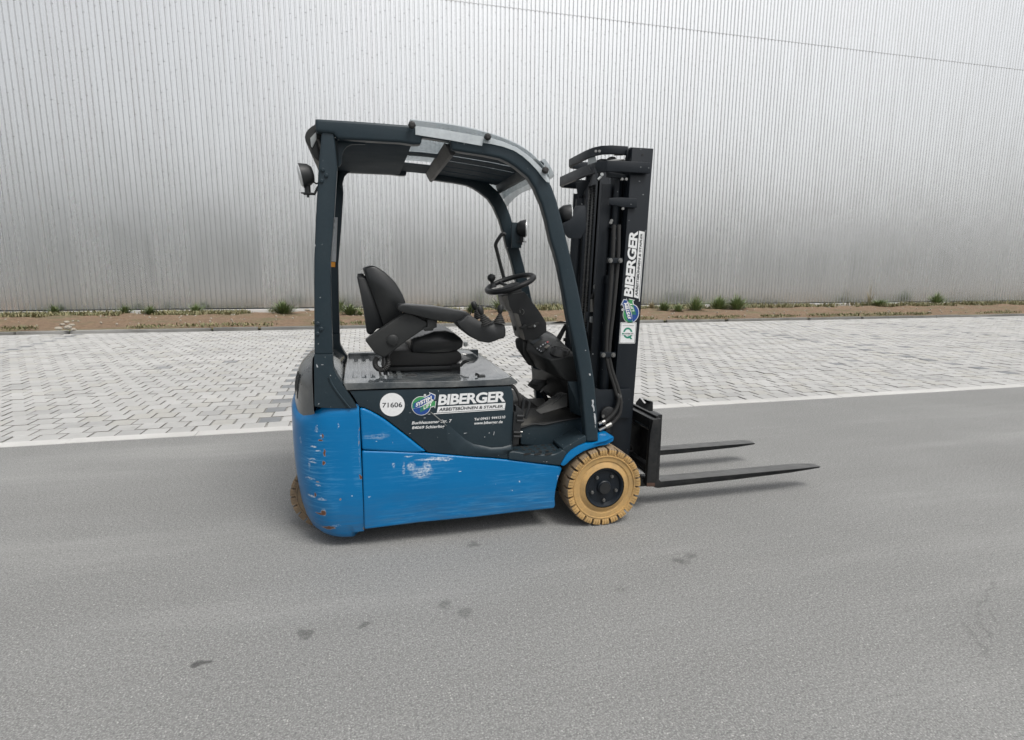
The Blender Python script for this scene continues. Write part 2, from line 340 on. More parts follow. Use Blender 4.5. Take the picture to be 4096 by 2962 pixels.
def stone_mat(name, a, b_, s=1.):
    m, nt, b = new_mat(name); co = N(nt, 'ShaderNodeTexCoord').outputs['Object']; gm = N(nt, 'ShaderNodeNewGeometry').outputs['Position']
    n1 = tex(nt, gm, 1.1, 5, .6); n2 = tex(nt, gm, 110, 3, .7); n3 = tex(nt, gm, 9, 4, .6)
    c = mixc(nt, ramp(nt, n1, .35, .7), rgb(*a), rgb(*b_))
    c = mixc(nt, mth(nt, 'MULTIPLY', ramp(nt, n2, .42, .25), .35), c, rgb(a[0]*.45, a[1]*.45, a[2]*.45))
    c = mixc(nt, mth(nt, 'MULTIPLY', ramp(nt, n3, .5, .75), .25), c, rgb(a[0]*.7, a[1]*.68, a[2]*.63))
    L(nt, c, b.inputs['Base Color']); b.inputs['Roughness'].default_value = .8
    n4 = tex(nt, gm, 1, 5, .6, (.35, 1.3, 1)); c = mixc(nt, mth(nt, 'MULTIPLY', ramp(nt, n4, .46, .66), .45), c, rgb(.47,.465,.45)); c = mixc(nt, mth(nt, 'MULTIPLY', ramp(nt, n4, .44, .3), .3), c, rgb(.27,.27,.26)); L(nt, c, b.inputs['Base Color'])
    bump(nt, b, n2, .3, .002)
    return m
PALE = [stone_mat('pale_concrete_stone', (.36,.358,.35), (.41,.408,.4)), stone_mat('buff_concrete_stone', (.37,.364,.342), (.4,.393,.372)), stone_mat('grey_concrete_stone', (.32,.32,.316), (.365,.363,.357)), stone_mat('light_concrete_stone', (.39,.388,.38), (.44,.438,.43))]
DARKS = stone_mat('dark_grey_stone', (.165,.175,.185), (.21,.22,.228))
CONC = stone_mat('pale_concrete', (.46,.455,.44), (.57,.565,.55))
KERBM = stone_mat('weathered_kerb', (.12,.12,.115), (.19,.185,.17))
SIDESHADE = worn('shaded_stone_side', (.22,.215,.2), .9)  # darker paver sides: shade along the joints put into the colour
PITCHX = PITCHY = .21; SZ = .191
def paver_verts(cx, cy, cz, tx, ty, sx, sy):
    h, b = .004, .004; o = []
    for e, z in ((0, -.02), (0, -h), (b, 0)):
        for a, c in ((-1,-1),(1,-1),(1,1),(-1,1)):
            x = a*(sx/2-e); y = c*(sy/2-e); o.append((cx+x, cy+y, cz+z+x*tx+y*ty))
    return o
PF = [(0,1,5,4),(1,2,6,5),(2,3,7,6),(3,0,4,7),(4,5,9,8),(5,6,10,9),(6,7,11,10),(7,4,8,11),(8,9,10,11)]
pm = []
for k, mt in enumerate(PALE+[DARKS]):
    me = bpy.data.meshes.new('paver'); me.from_pydata(paver_verts(0,0,0,0,0,SZ,SZ), [], PF); me.materials.append(mt); me.materials.append(SIDESHADE); me.polygons.foreach_set('material_index', [1]*4+[0]*5); pm.append(me)
cells = []
nrow = int((KERB0-EDGE1)/PITCHY)
for r in range(nrow):
    y = EDGE1+.012+SZ/2+r*PITCHY
    xl = -y*.62-1.2; xr = y*1.62+1.5
    off = (r % 2)*PITCHX/2
    k0 = int((xl-off)/PITCHX); k1 = int((xr-off)/PITCHX)
    for k in range(k0, k1):
        x = k*PITCHX+off+.005
        dark = False
        if r % 2 == 1:
            for xl_ in (-6.285, -1.04, 4.205, 9.45, 14.7, 19.9):
                if abs(x-xl_) < PITCHX/2-.001: dark = True
        d = Vector((x, y, 0))-CP; dep = d.dot(FW); px = 2048+FOC*d.dot(RT)/dep
        cells.append((x, y, dark, dep, -150 < px < 4250, r))
random.seed(3)
vis = sorted([c for c in cells if c[4]], key=lambda c: c[3]**2*math.hypot(c[0], c[1])/1.48)[:300]
vs_ = set((c[0], c[1]) for c in vis)
V, F, MI = [], [], []
for c in cells:
    x, y, dark, dep, inv, r = c
    mi = 4 if dark else random.choice((0,0,0,1,2,3,3))
    if not dark and random.random() < .006: mi = 4
    cx, cy = x+random.gauss(0,.0018), y+random.gauss(0,.0016); cz = random.uniform(-.004,.003)
    tx, ty = random.gauss(0,.006), random.gauss(0,.006)
    if (x, y) in vs_:
        o = bpy.data.objects.new('paver', pm[mi]); COL.objects.link(o); o.parent = pavement
        o.location = (cx, cy, cz); o.rotation_euler = (ty, -tx, random.gauss(0,.008))
        if mi == 4: o['label'] = 'dark grey paving stone'
    else:
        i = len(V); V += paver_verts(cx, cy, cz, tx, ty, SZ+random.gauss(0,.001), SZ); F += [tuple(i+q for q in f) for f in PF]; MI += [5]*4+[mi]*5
me = bpy.data.meshes.new('paver_field'); me.from_pydata(V, [], F)
for k in PALE+[DARKS, SIDESHADE]: me.materials.append(k)
me.polygons.foreach_set('material_index', MI)
link('paver_field', me, parent=pavement, kind='stuff')

# concrete edge between asphalt and paving, in one-metre pieces
strip = plane('pavement_edge', -60, 90, EDGE0, EDGE1, -.02, CONC, kind='structure')
bm = bmesh.new(); box(bm, -.498, .498, EDGE0+.004, EDGE1-.003, -.018, .006)
est = done('edge_slab', bm, CONC, strip, bevel=.006, smooth=False)
xs = [x for x in range(-6, 12)]
est.location.x = xs[0]
for x in xs[1:]:
    o = est.copy(); COL.objects.link(o); o.location.x = x; o.location.z = random.uniform(-.002, .002)
bm = bmesh.new(); box(bm, -60, -6.503, EDGE0+.004, EDGE1-.003, -.018, .005); box(bm, 11.503, 90, EDGE0+.004, EDGE1-.003, -.018, .005)
done('edge_run', bm, CONC, strip, smooth=False)
# kerb at the far side of the paving
kerb = plane('kerb', -60, 90, KERB0, KERB1, -.03, KERBM, kind='structure')
bm = bmesh.new(); box(bm, -.494, .494, KERB0+.003, KERB1-.003, -.03, .062)
kst = done('kerb_stone', bm, KERBM, kerb, bevel=.012, smooth=False)
kst.location.x = -12
for i, x in enumerate(range(-11, 33)):
    o = kst.copy(); COL.objects.link(o); o.location.x = x+random.uniform(-.004,.004); o.location.z = random.uniform(-.012, .006); o.rotation_euler.z = random.gauss(0, .003)
bm = bmesh.new(); box(bm, -60, -12.5, KERB0, KERB1, -.03, .06); box(bm, 32.5, 90, KERB0, KERB1, -.03, .06)
done('kerb_run', bm, KERBM, kerb, smooth=False)

# bare soil strip
def soil_mat():
    m, nt, b = new_mat('dry_soil'); co = N(nt, 'ShaderNodeTexCoord').outputs['Object']
    n1 = tex(nt, co, .9, 6, .65, (1, 1.6, 1)); n2 = tex(nt, co, 11, 5, .7); n3 = tex(nt, co, 45, 3, .7)
    c = mixc(nt, ramp(nt, n2, .3, .7), rgb(.12,.077,.048), rgb(.245,.168,.105))
    c = mixc(nt, mth(nt, 'MULTIPLY', ramp(nt, n1, .5, .68), .75), c, rgb(.11,.115,.055))
    c = mixc(nt, mth(nt, 'MULTIPLY', ramp(nt, n3, .66, .74), .8), c, rgb(.5,.42,.33))
    sx = N(nt, 'ShaderNodeSeparateXYZ'); L(nt, co, sx.inputs[0])
    c = mixc(nt, mth(nt, 'MULTIPLY', ramp(nt, sx.outputs[1], 15.55, 15.2), ramp(nt, n1, .38, .5)), c, rgb(.13,.15,.055))
    L(nt, c, b.inputs['Base Color']); b.inputs['Roughness'].default_value = .95
    bump(nt, b, mth(nt, 'ADD', n2, n3), .8, .03); return m
bm = bmesh.new(); nx, ny = 420, 26; g = []
for j in range(ny+1):
    row = []
    for i in range(nx+1):
        x = -30+80*i/nx; y = KERB1+(WALLY+.3-KERB1)*j/ny; t = j/ny
        z = .03+.07*min(1, t*2.2)+.07*noise.fractal(Vector((x*.7, y*.9, 0)), .6, 2, 4)*min(1, t*4+.1)
        if y > WALLY-.45: z = min(z, .03+max(0, WALLY-.13-y)*.2)
        row.append(bm.verts.new((x, y, z)))
    g.append(row)
for j in range(ny):
    for i in range(nx): bm.faces.new((g[j][i], g[j][i+1], g[j+1][i+1], g[j+1][i]))
done('soil_strip', bm, soil_mat(), kind='structure')

# ------------------------------------------------------------------ warehouse
def sheet_mat():
    m, nt, b = new_mat('mill_finish_cladding'); co = N(nt, 'ShaderNodeTexCoord').outputs['Object']; gp = N(nt, 'ShaderNodeNewGeometry').outputs['Position']
    oi = N(nt, 'ShaderNodeObjectInfo').outputs['Random']
    sp_ = tex(nt, gp, 30, 3, .6); st = tex(nt, gp, 1, 4, .6, (7, 7, .35)); big = tex(nt, gp, 1, 3, .5, (.5, 1, .25))
    c = mixc(nt, ramp(nt, sp_, .35, .65), rgb(.76,.765,.765), rgb(.83,.836,.838))
    c = mixc(nt, mth(nt, 'MULTIPLY', ramp(nt, st, .45, .75), .35), c, rgb(.68,.68,.67))
    L(nt, c, b.inputs['Base Color']); b.inputs['Metallic'].default_value = 1
    L(nt, mth(nt, 'ADD', mth(nt, 'ADD', mth(nt, 'MULTIPLY', oi, .03), mth(nt, 'MULTIPLY', st, .14)), .17), b.inputs['Roughness'])
    bump(nt, b, mth(nt, 'ADD', big, mth(nt, 'MULTIPLY', sp_, .02)), .35, .05); return m
SHEET = sheet_mat()
wh = empty('warehouse', (9, WALLY+8, 0), label='long windowless warehouse clad in bright ribbed metal sheets', category='building')
XA, XB, HT = -21.0, 42.0, 13.6
WHW = worn('warehouse_core', (.35,.36,.36), .6)
bx('wall', XA, XB, WALLY+.12, WALLY+16, .02, HT, WHW, wh, bevel=0)
bx('roof', XA-.1, XB+.1, WALLY-.02, WALLY+16.1, HT+.002, HT+.2, SHEET, wh, bevel=0)
bm = bmesh.new(); box(bm, XA, XB, WALLY-.13, WALLY+.115, -.1, .165); done('plinth', bm, CONC, wh, bevel=.012)
bx('base_flashing', XA, XB, WALLY-.005, WALLY+.115, .17, .205, BLACK, wh, bevel=0)
P0 = .15; NR = 7; WS = P0*NR
def sheet_mesh(h, nm):
    pr = []
    for k in range(NR):
        x = k*P0; pr += [(x, -.045), (x+.088, -.045), (x+.106, 0), (x+.132, 0)]
    pr += [(NR*P0, -.045), (NR*P0+.03, -.045)]
    V = []; F = []; n = len(pr)
    for z in (0, h): V += [(x, y, z) for x, y in pr]
    for i in range(n-1): F.append((i, i+1, n+i+1, n+i))
    for z0 in (0, h): V += [(x, y+.0012, z0) for x, y in pr]
    for i in range(n-1): F.append((2*n+i+1, 2*n+i, 3*n+i, 3*n+i+1))
    for i in range(n-1): F.append((i+1, i, 2*n+i, 2*n+i+1))
    me = bpy.data.meshes.new(nm); me.from_pydata(V, [], F); me.materials.append(SHEET); return me
SEAM = 10.1
lo = sheet_mesh(SEAM-.2, 'cladding_sheet'); hi = sheet_mesh(HT-SEAM+.02, 'cladding_sheet')
lap = sheet_mesh(.009, 'lap_edge'); lap.materials[0] = worn('lap_edge_cut', (.4,.4,.4), .6)
x = XA; random.seed(12)
while x < XB-.1:
    ksh = round((x-XA)/WS)
    for me, z, dy in ((lap, SEAM-.030, -.007-.0012*(ksh % 2)), (lo, .205, -.0012*(ksh % 2)), (hi, SEAM-.02, -.006-.0012*(ksh % 2))):
        o = link(me.name.split('.')[0], me, parent=wh); o.location = (x, WALLY+.045+dy, z)
        o.rotation_euler = (0, 0, 0)
    x += WS
# fixing screws in the valleys (too many and too small to be parts)
V = []; F = []
random.seed(5)
xr = XA; k = 0
while xr < XB:
    cx = xr+.120; z = .55+(k*.37 % 1)*.8
    while z < 12.6:
        i = len(V); s = .006
        for dy in (-.002, -.012):
            V += [(cx-s, WALLY+.045+dy, z-s), (cx+s, WALLY+.045+dy, z-s), (cx+s, WALLY+.045+dy, z+s), (cx-s, WALLY+.045+dy, z+s)]
        F += [(i+4,i+5,i+6,i+7),(i,i+1,i+5,i+4),(i+1,i+2,i+6,i+5),(i+2,i+3,i+7,i+6),(i+3,i,i+4,i+7)]
        z += .78+random.choice((0,.2,.4))
    xr += P0; k += 1
me = bpy.data.meshes.new('fixing_screws'); me.from_pydata(V, [], F); link('fixing_screws', me, worn('screw_washer', (.2,.2,.2), .5), wh, kind='stuff')

# unseen trees added behind the camera so the cladding mirrors a dark band
bm = bmesh.new(); tr_ = random.Random(4)
for k in range(120):
    cx = -95+k*1.9+tr_.uniform(-.6,.6); hh = tr_.uniform(6.0, 9.0)
    q = bmesh.ops.create_icosphere(bm, subdivisions=3, radius=1)
    for v in q['verts']:
        n_ = 1+.35*noise.noise(v.co*2.2+Vector((k,0,0))); v.co = Vector((cx+v.co.x*2.6*n_, -62+tr_.uniform(-.1,.1)+v.co.y*2.4*n_, hh*.5+v.co.z*hh*.55*n_))
done('added_tree_belt', bm, worn('added_foliage', (.05,.075,.035), .9, dirt=.5, dirtcol=(.02,.03,.015), dscale=1.5), kind='stuff', label='unseen belt of trees added behind the camera, mirrored dark low in the metal wall', category='trees')
# ------------------------------------------------------------------ weeds, ground cover, stones
def leaf_mat(name, a, b_):
    m, nt, b = new_mat(name); gm = N(nt, 'ShaderNodeNewGeometry')
    c = mixc(nt, gm.outputs['Random Per Island'], rgb(*a), rgb(*b_)); L(nt, c, b.inputs['Base Color']); b.inputs['Roughness'].default_value = .6
    return m
LEAF = leaf_mat('weed_leaf', (.06,.095,.032), (.17,.21,.085)); LEAF2 = leaf_mat('grassy_leaf', (.10,.15,.05), (.23,.28,.13)); DRY = leaf_mat('dry_stalk', (.2,.17,.09), (.3,.26,.16))
def blade(V, F, p, d, h, w, lean):
    n = Vector((-d.y, d.x, 0))*w; a = p; q = p+Vector((0,0,h*.55))+d*lean*.4; t = p+Vector((0,0,h))+d*lean
    i = len(V); V += [a-n, a+n, q+n*1.1, q-n*1.1, t]; F += [(i,i+1,i+2,i+3), (i+3,i+2,i+4)]
def weed(x, y, w, h, label, mat, nb, tall=False):
    p = atz(x, y, .1); V = []; F = []; rr = random.Random(int(x*7+y)); w *= 1.5; h *= 1.05; nb = int(nb*1.6)
    e = empty('weed', (p.x, p.y, .06), label=label, category='plant', group='weeds growing along the foot of the warehouse wall')
    for k in range(nb):
        a = rr.uniform(0, 2*pi); rad = abs(rr.gauss(0, .4))*w; d = Vector((cos(a), sin(a), 0))
        bp = Vector((d.x*rad*.6, d.y*rad*.4, rr.uniform(0, h*.35)))
        blade(V, F, bp, d, h*(.25+.75*rr.random()**1.6)*(1-.5*min(1,rad/w)), .005+.011*rr.random(), rad*.6+.03+h*.35*rr.random())
    me = bpy.data.meshes.new('foliage'); me.from_pydata(V, [], F); me.materials.append(mat)
    o = bpy.data.objects.new('foliage', me); COL.objects.link(o); o.parent = e
    V = []; F = []
    for k in range(7 if tall else 4):
        a = rr.uniform(0, 2*pi); d = Vector((cos(a), sin(a), 0)); blade(V, F, Vector((rr.gauss(0,w*.2), rr.gauss(0,w*.1), 0)), d, h*rr.uniform(.9,1.5), .004, h*.2)
        hh = h*1.2; 
    me = bpy.data.meshes.new('stalk'); me.from_pydata(V, [], F); me.materials.append(DRY if tall else mat)
    o = bpy.data.objects.new('stalk', me); COL.objects.link(o); o.parent = e
    return e
weeds = [
 (217,1256,.16,.3,'small dark weed at the far left foot of the wall',LEAF,90,False),
 (502,1256,.2,.3,'dark weed tuft left of the forklift, under the wall',LEAF,110,False),
 (601,1258,.2,.3,'rounded dark weed left of the forklift, right of the dark tuft',LEAF,120,False),
 (785,1252,.22,.32,'pale weed cluster midway between left edge and forklift',LEAF2,110,False),
 (1135,1258,.34,.42,'bushy dark green weed just left of the forklift rear post',LEAF,260,False),
 (1356,1252,.16,.5,'tall thin weed right behind the forklift rear post',LEAF2,60,True),
 (1400,1258,.28,.34,'low bushy weed between rear post and seat back',LEAF,200,False),
 (1440,1258,.14,.16,'small low weed close beside the seat back',LEAF2,60,False),
 (1755,1243,.2,.24,'sparse brownish weed above the armrest',DRY,60,True),
 (1890,1250,.26,.3,'bushy weed behind the joystick console',LEAF,170,False),
 (2006,1250,.3,.62,'tall grassy weed directly behind the steering column',LEAF2,170,True),
 (2606,1238,.18,.3,'small brown weed just right of the mast',DRY,70,True),
 (2656,1244,.26,.34,'leafy weed second from the mast on the right',LEAF,150,False),
 (2712,1246,.22,.28,'short leafy weed third from the mast on the right',LEAF2,110,False),
 (2782,1244,.32,.5,'dense bright weed with upright shoots right of the mast',LEAF2,240,True),
 (2876,1238,.4,.46,'wide tall grassy weed clump right of the mast',LEAF2,320,True),
 (2946,1238,.36,.5,'ragged grassy weed clump, rightmost of the dense row',LEAF2,300,True),
 (3476,1222,.1,.75,'single thin tall stalk at the wall on the right',DRY,14,True),
 (3520,1224,.5,.3,'wide low grassy patch near the thin stalk',LEAF2,200,False),
 (3746,1220,.34,.52,'rounded green weed at the wall far right',LEAF2,220,False)]
for wd in weeds: weed(*wd)
# low ground cover
rr = random.Random(21); V = []; F = []
def cover(x0, x1, y0, y1, n, h):
    for k in range(n):
        p = Vector((rr.uniform(x0, x1), rr.uniform(y0, y1), 0))
        if noise.noise(Vector((p.x*.8, p.y*.5, 3))) < -.12: continue
        p.z = .06+.05*rr.random(); a = rr.uniform(0, 2*pi)
        blade(V, F, p, Vector((cos(a), sin(a), 0)), h*rr.uniform(.4, 1.2), .012, h*.6)
cover(-12, -3.6, 18.9, 20.12, 9000, .10); cover(-3.6, 8, 19.3, 20.15, 5000, .1); cover(-3, 12, 18.9, 20.1, 3500, .12); cover(5.2, 7.6, 18.6, 20.1, 1600, .2); cover(11, 34, 18.7, 20.1, 14000, .14)
cover(-8, 30, 15.2, 15.7, 7000, .06)
me = bpy.data.meshes.new('ground_cover'); me.from_pydata(V, [], F); link('ground_cover', me, leaf_mat('mixed_cover', (.08,.1,.035), (.27,.23,.12)), kind='stuff', label='thin grass and low weeds creeping over the brown soil', category='grass')
STONEM = worn('limestone', (.33,.3,.25), .8, dirt=.3, dirtcol=(.3,.25,.18), dscale=15)
def rock(bm, c, r, seed):
    q = bmesh.ops.create_icosphere(bm, subdivisions=2, radius=1)
    for v in q['verts']:
        n = 1+.28*noise.noise(v.co*1.3+Vector((seed, seed, 0))); v.co = Vector((v.co.x*r[0]*n, v.co.y*r[1]*n, v.co.z*r[2]*n))+Vector(c)
V = []; bm = bmesh.new()
for k in range(420):
    x = rr.uniform(-12, 32); y = rr.uniform(15.4, 20); s = rr.uniform(.012, .035)
    q = bmesh.ops.create_icosphere(bm, subdivisions=1, radius=s, matrix=Matrix.Translation((x, y, .1+.07*noise.fractal(Vector((x*.7, y*.9, 0)), .6, 2, 4)+s*.1)))
done('pebbles', bm, STONEM, kind='stuff', label='small pale pebbles scattered over the soil strip', category='pebbles')
p = atz(1229, 1249, .08); bm = bmesh.new(); rock(bm, (0,0,0), (.085,.06,.045), 3)
o = done('stone', bm, STONEM, label='white oval stone at the plinth just left of the forklift post', category='stone'); o.location = (p.x, p.y, .15)
heap = [(236,1322,.075,'flat pale stone at the left end of the small heap'),(250,1306,.06,'upper left pale stone of the small heap'),(268,1296,.065,'topmost stone of the small heap on the soil'),(272,1318,.085,'largest pale stone in the middle of the heap'),(290,1308,.06,'right upper stone of the small heap'),(296,1326,.055,'rightmost small stone of the heap near the kerb')]
for k, (x, y, s, lb) in enumerate(heap):
    p = atz(x, y, .1); bm = bmesh.new(); rock(bm, (0,0,0), (s, s*.8, s*.55), k*2.7)
    o = done('stone', bm, STONEM, label=lb, category='stone', group='pale stones heaped on the soil at the left'); o.location = (p.x, p.y, .14)

# ================================================================== THE FORKLIFT
YN, YF = 2.98, 4.02; YC = 3.5
FL = empty('forklift', (.6, YC, 0), label='blue and dark grey electric forklift with tan tyres parked on the asphalt', category='forklift')
def mir(y): return 2*YC-y

# --- chassis side panels
lower = zz(Z5,[(767,714),(1050,722),(1380,738)])+zz(Z6,[(0,632),(200,645),(365,660),(650,695),(930,730),(957,748),(948,775),(914,862),(886,980),(874,1080),(880,1150),(868,1190),(500,1228),(0,1287)])+zz(Z5,[(1300,1388),(790,1452)])
for ya, yb in ((YN, YN+.05), (YF-.05, YF)): side('side_panel', lower, ya, yb, BLUE, FL, Yp=YN, bevel=.012, seg=4)
tri = zz(Z5,[(746,311),(790,317),(850,343),(920,382),(1000,434),(1180,572),(1372,721),(1300,731),(1220,735),(1000,722),(768,706)])
for ya, yb in ((YN, YN+.05), (YF-.05, YF)): side('upper_side_panel', tri, ya, yb, BLUE, FL, Yp=YN, bevel=.015, seg=4)
bx('chassis_frame', -.05, .79, YN+.055, YF-.055, .14, .50, DARKIN, FL)
bx('chassis_frame', .795, 1.02, YN+.055, YF-.055, .14, .40, DARKIN, FL)
bx('chassis_frame', .795, 1.25, YN+.21, YF-.21, .40, .52, DARKIN, FL)
bx('battery_case', .0, .77, YN+.045, YF-.045, .50, .85, DARKIN, FL)

# --- battery door with the hirer's lettering
door = zz(Z5,[(655,155),(1300,138)])+zz(T,[(1000,168),(2008,118),(2030,150),(2062,300),(2052,700),(2050,1000)])+zz(Z6,[(413,520),(413,557),(372,566),(366,575),(366,650),(200,632),(0,622)])+zz(Z5,[(1388,728),(1190,566),(1006,424),(925,372),(850,335),(790,308),(747,300)])
for ya, yb in ((YN+.006, YN+.05), (YF-.05, YF-.006)): dr = side('battery_door', door, ya, yb, GREY, FL, Yp=YN, bevel=.006); 
doorN = [o for o in FL.children if o.name.startswith('battery_door')][0]
# pressed ledge running down the door
arcU = zz(Z5,[(1560,440),(1640,520),(1740,606),(1820,650)])+zz(Z6,[(80,500),(180,522),(300,515),(396,488)])
arcL = zz(Z5,[(1545,460),(1630,548),(1730,640),(1815,690)])+zz(Z6,[(60,535),(170,560),(300,556),(396,545)])
bm = bmesh.new(); A = [at(x,y,YN+.0068) for x,y in arcU]; B = [at(x,y,YN+.0066-.018*min(1, k_/4)) for k_, (x,y) in enumerate(arcL)]
low = zz(Z5,[(1500,560),(1560,640),(1640,735),(1760,760)])+zz(Z6,[(40,612),(160,622),(300,618),(396,558)])
Cc = [at(x,y,YN+.0068) for x,y in low]
va = [bm.verts.new(p) for p in A]; vb = [bm.verts.new(p) for p in B]; vc = [bm.verts.new(p) for p in Cc]
for i in range(len(va)-1): bm.faces.new((va[i],va[i+1],vb[i+1],vb[i])); bm.faces.new((vb[i],vb[i+1],vc[i+1],vc[i]))
done('pressed_ledge', bm, GREY, doorN, ang=80)

# --- hood (battery lid)
lid = zz(Z3,[(607,1458),(1200,1450)])+zz(Z4,[(0,1300),(300,1290),(540,1278),(650,1256),(690,1262),(738,1306),(740,1326),(655,1342),(0,1368)])+zz(Z3,[(1200,1515),(655,1537),(640,1530)])
hood = side('hood', lid, YN, YF, LID, FL, Yp=YN, bevel=.012, seg=3)
ztop = .903
bx('hood_lip', -.11, .78, YF-.05, YF, ztop-.03, ztop+.018, LID, hood, bevel=.008)
for k in range(6):
    x = -.07+k*.047; bx('hood_rib', x, x+.026, YN+.14, YF-.16, ztop-.02, ztop+.007, LID, hood, bevel=.004)
bx('hood_latch', .60, .64, 3.06, 3.10, ztop-.03, ztop+.0, BLACK, hood)
bm = bmesh.new(); tube(bm, [at(*zz(Z4,[(285,1240)])[0], 3.07), at(*zz(Z4,[(285,1218)])[0], 3.07), at(*zz(Z4,[(315,1235)])[0], 3.09), at(*zz(Z4,[(318,1258)])[0], 3.09)], .005, 6); done('latch_handle', bm, BLACK, hood)
# raised front right shoulder of the hood beyond the seat
hull('hood_shoulder', [(.56,3.70,.87),(.56,4.0,.87),(.60,3.72,.935),(.60,3.98,.935),(.70,3.74,.93),(.70,3.97,.93),(.775,3.72,.87),(.775,4.0,.87)], LID, hood, bevel=.012)

# --- counterweight
def plan(n=26):
    """half plan outline from side seam round the corner to the truck centre line: list of (x,y)"""
    out = []
    ctrl = [(-.040,2.98),(-.15,2.981),(-.235,2.995),(-.31,3.045),(-.362,3.12),(-.392,3.21),(-.410,3.34),(-.416,3.5)]
    c = catmull([Vector((a,b,0)) for a,b in ctrl], 5)
    return [(p.x,p.y) for p in c]
PL = plan(); PLF = PL+[(x, mir(y)) for x, y in PL[-2::-1]]
zc = [(.052,.165),(.056,.125),(.066,.095),(.09,.066),(.14,.042),(.21,.025),(.32,.011),(.43,.003),(.53,0),(.62,0),(.67,.001)]
def inset(x, y, d, dy=1.):
    ax = (x+.045)/.371; return (x+d*min(1., max(0, -ax))*1.0, y+(YC-y)/(.52)*d*.35*dy)
def topz(i, n):
    x, y = PLF[i]; t = min(y, mir(y))
    zside = .792
    p = [(2.98,.792),(2.99,.785),(3.03,.755),(3.09,.742),(3.16,.752),(3.25,.782),(3.5,.80)]
    for (a, za), (b, zb) in zip(p, p[1:]):
        if t <= b: return za+(zb-za)*max(0, t-a)/(b-a)
    return .80
bm = bmesh.new(); n = len(PLF); rows = []
for z, d in zc: rows.append([bm.verts.new((*inset(x, y, d), z if x < -.12 else max(z, .088))) for x, y in PLF])
rows.append([bm.verts.new((*inset(x, y, .002), topz(i, n)-.05)) for i, (x, y) in enumerate(PLF)])
rows.append([bm.verts.new((*inset(x, y, .012), topz(i, n)-.030)) for i, (x, y) in enumerate(PLF)])
rows.append([bm.verts.new((*inset(x, y, .045), topz(i, n))) for i, (x, y) in enumerate(PLF)])
rows.append([bm.verts.new((*inset(x, y, .075), topz(i, n))) for i, (x, y) in enumerate(PLF)])
for a, b in zip(rows, rows[1:]):
    for i in range(n-1): bm.faces.new((a[i], a[i+1], b[i+1], b[i]))
for r in (rows[0], rows[-1]):
    bm.faces.new(r if r is rows[-1] else r[::-1])
col = [r[0] for r in rows]+[r[-1] for r in rows][::-1]
bm.faces.new(col)
cw = done('counterweight', bm, BLUE, FL, ang=50)
# --- moulded rear cover above it
bm = bmesh.new(); rows = []
def covrow(z, d, follow=False, xmax=-.27):
    r = []
    for i, (x, y) in enumerate(PLF):
        xx, yy = inset(x, y, d, 1.6)
        r.append(bm.verts.new((min(xx, xmax), yy, (topz(i, n)-.02) if follow else z)))
    return r
for z, d, f in ((0,.022,True),(.82,.026,False),(.88,.034,False),(.925,.045,False),(.955,.062,False),(.985,.095,False),(1.01,.14,False),(1.025,.19,False)):
    rows.append(covrow(z, d, f, -.262))
for a, b in zip(rows, rows[1:]):
    for i in range(n-1): bm.faces.new((a[i], a[i+1], b[i+1], b[i]))
bm.faces.new(rows[-1]); bm.faces.new([r[0] for r in rows]+[r[-1] for r in rows][::-1])
bmesh.ops.remove_doubles(bm, verts=bm.verts, dist=.0015)
cov = done('rear_cover', bm, GREYL, FL, ang=55)
bm = bmesh.new()
for k in range(3):
    pts = [(-.338-.008*k, 3.17+.05*k, .93), (-.350-.010*k, 3.17+.05*k, .87), (-.354-.010*k, 3.17+.05*k, .80)]
    tube(bm, pts, .006, 6)
done('cover_groove', bm, BLACK, cov)
hull('deck_moulding', [(-.26,3.06,.85),(-.26,3.94,.85),(-.10,3.08,.85),(-.10,3.92,.85),(-.25,3.10,1.02),(-.25,3.90,1.02),(-.13,3.14,.925),(-.13,3.86,.925)], LID, FL, bevel=.02)

# --- overhead guard
rp = [(1289,500),(1276,633),(1262,880),(1256,1050),(1256,1183),(1257,1420),(1331,1420),(1324,1183),(1322,1050),(1338,850),(1349,669),(1334,500)]
foot = zz(HH,[(597,202),(598,700),(604,1255),(640,1268),(750,1290),(1000,1302),(1340,1310),(1350,1300),(1483,1285),(1390,1130),(1180,812),(1050,610),(995,500),(982,400),(980,202)])
for ya, yb, yf in ((YN+.01, YN+.075, YN-.002), (mir(YN+.075), mir(YN+.01), mir(YN+.085))):
    side('rear_post', rp, ya, yb, GREY, FL, Yp=YN+.01, bevel=.012, seg=3)
    side('post_foot', foot, yf, yf+.087, GREY, FL, Yp=YN, bevel=.010, seg=3)
bm = bmesh.new(); tube(bm, [at(x,y,YN-.004) for x,y in zz(HH,[(900,660),(960,800),(1100,1010),(1240,1190),(1335,1300)])], .006, 6); done('foot_rib', bm, GREY, [o for o in FL.children if o.name.startswith('post_foot')][0])
top = [(1260,475),(1450,487),(1635,501),(1800,522),(1905,541),(1964,556),(2015,571),(2063,590),(2095,610),(2125,634),(2153,661),(2177,690),(2205,742),(2226,800),(2250,890),(2279,1010),(2312,1150),(2341,1306),(2360,1410),(2378,1525),(2388,1640),(2395,1768)]
bot = [(2345,1770),(2334,1640),(2323,1522),(2300,1395),(2272,1269),(2256,1170),(2236,1072),(2220,1010),(2204,962),(2186,880),(2167,815),(2155,789),(2140,752),(2112,708),(2063,668),(2032,648),(2001,634),(1939,621),(1865,610),(1806,600),(1804,566),(1740,556),(1687,548),(1685,578),(1655,578),(1600,570),(1461,562),(1350,556),(1335,535),(1262,527)]
beams = []
for ya, yb in ((YN, YN+.065), (mir(YN+.065), mir(YN))): beams.append(side('guard_frame', top+bot, ya, yb, GREY, FL, Yp=YN, bevel=.016, seg=3, ang=50))
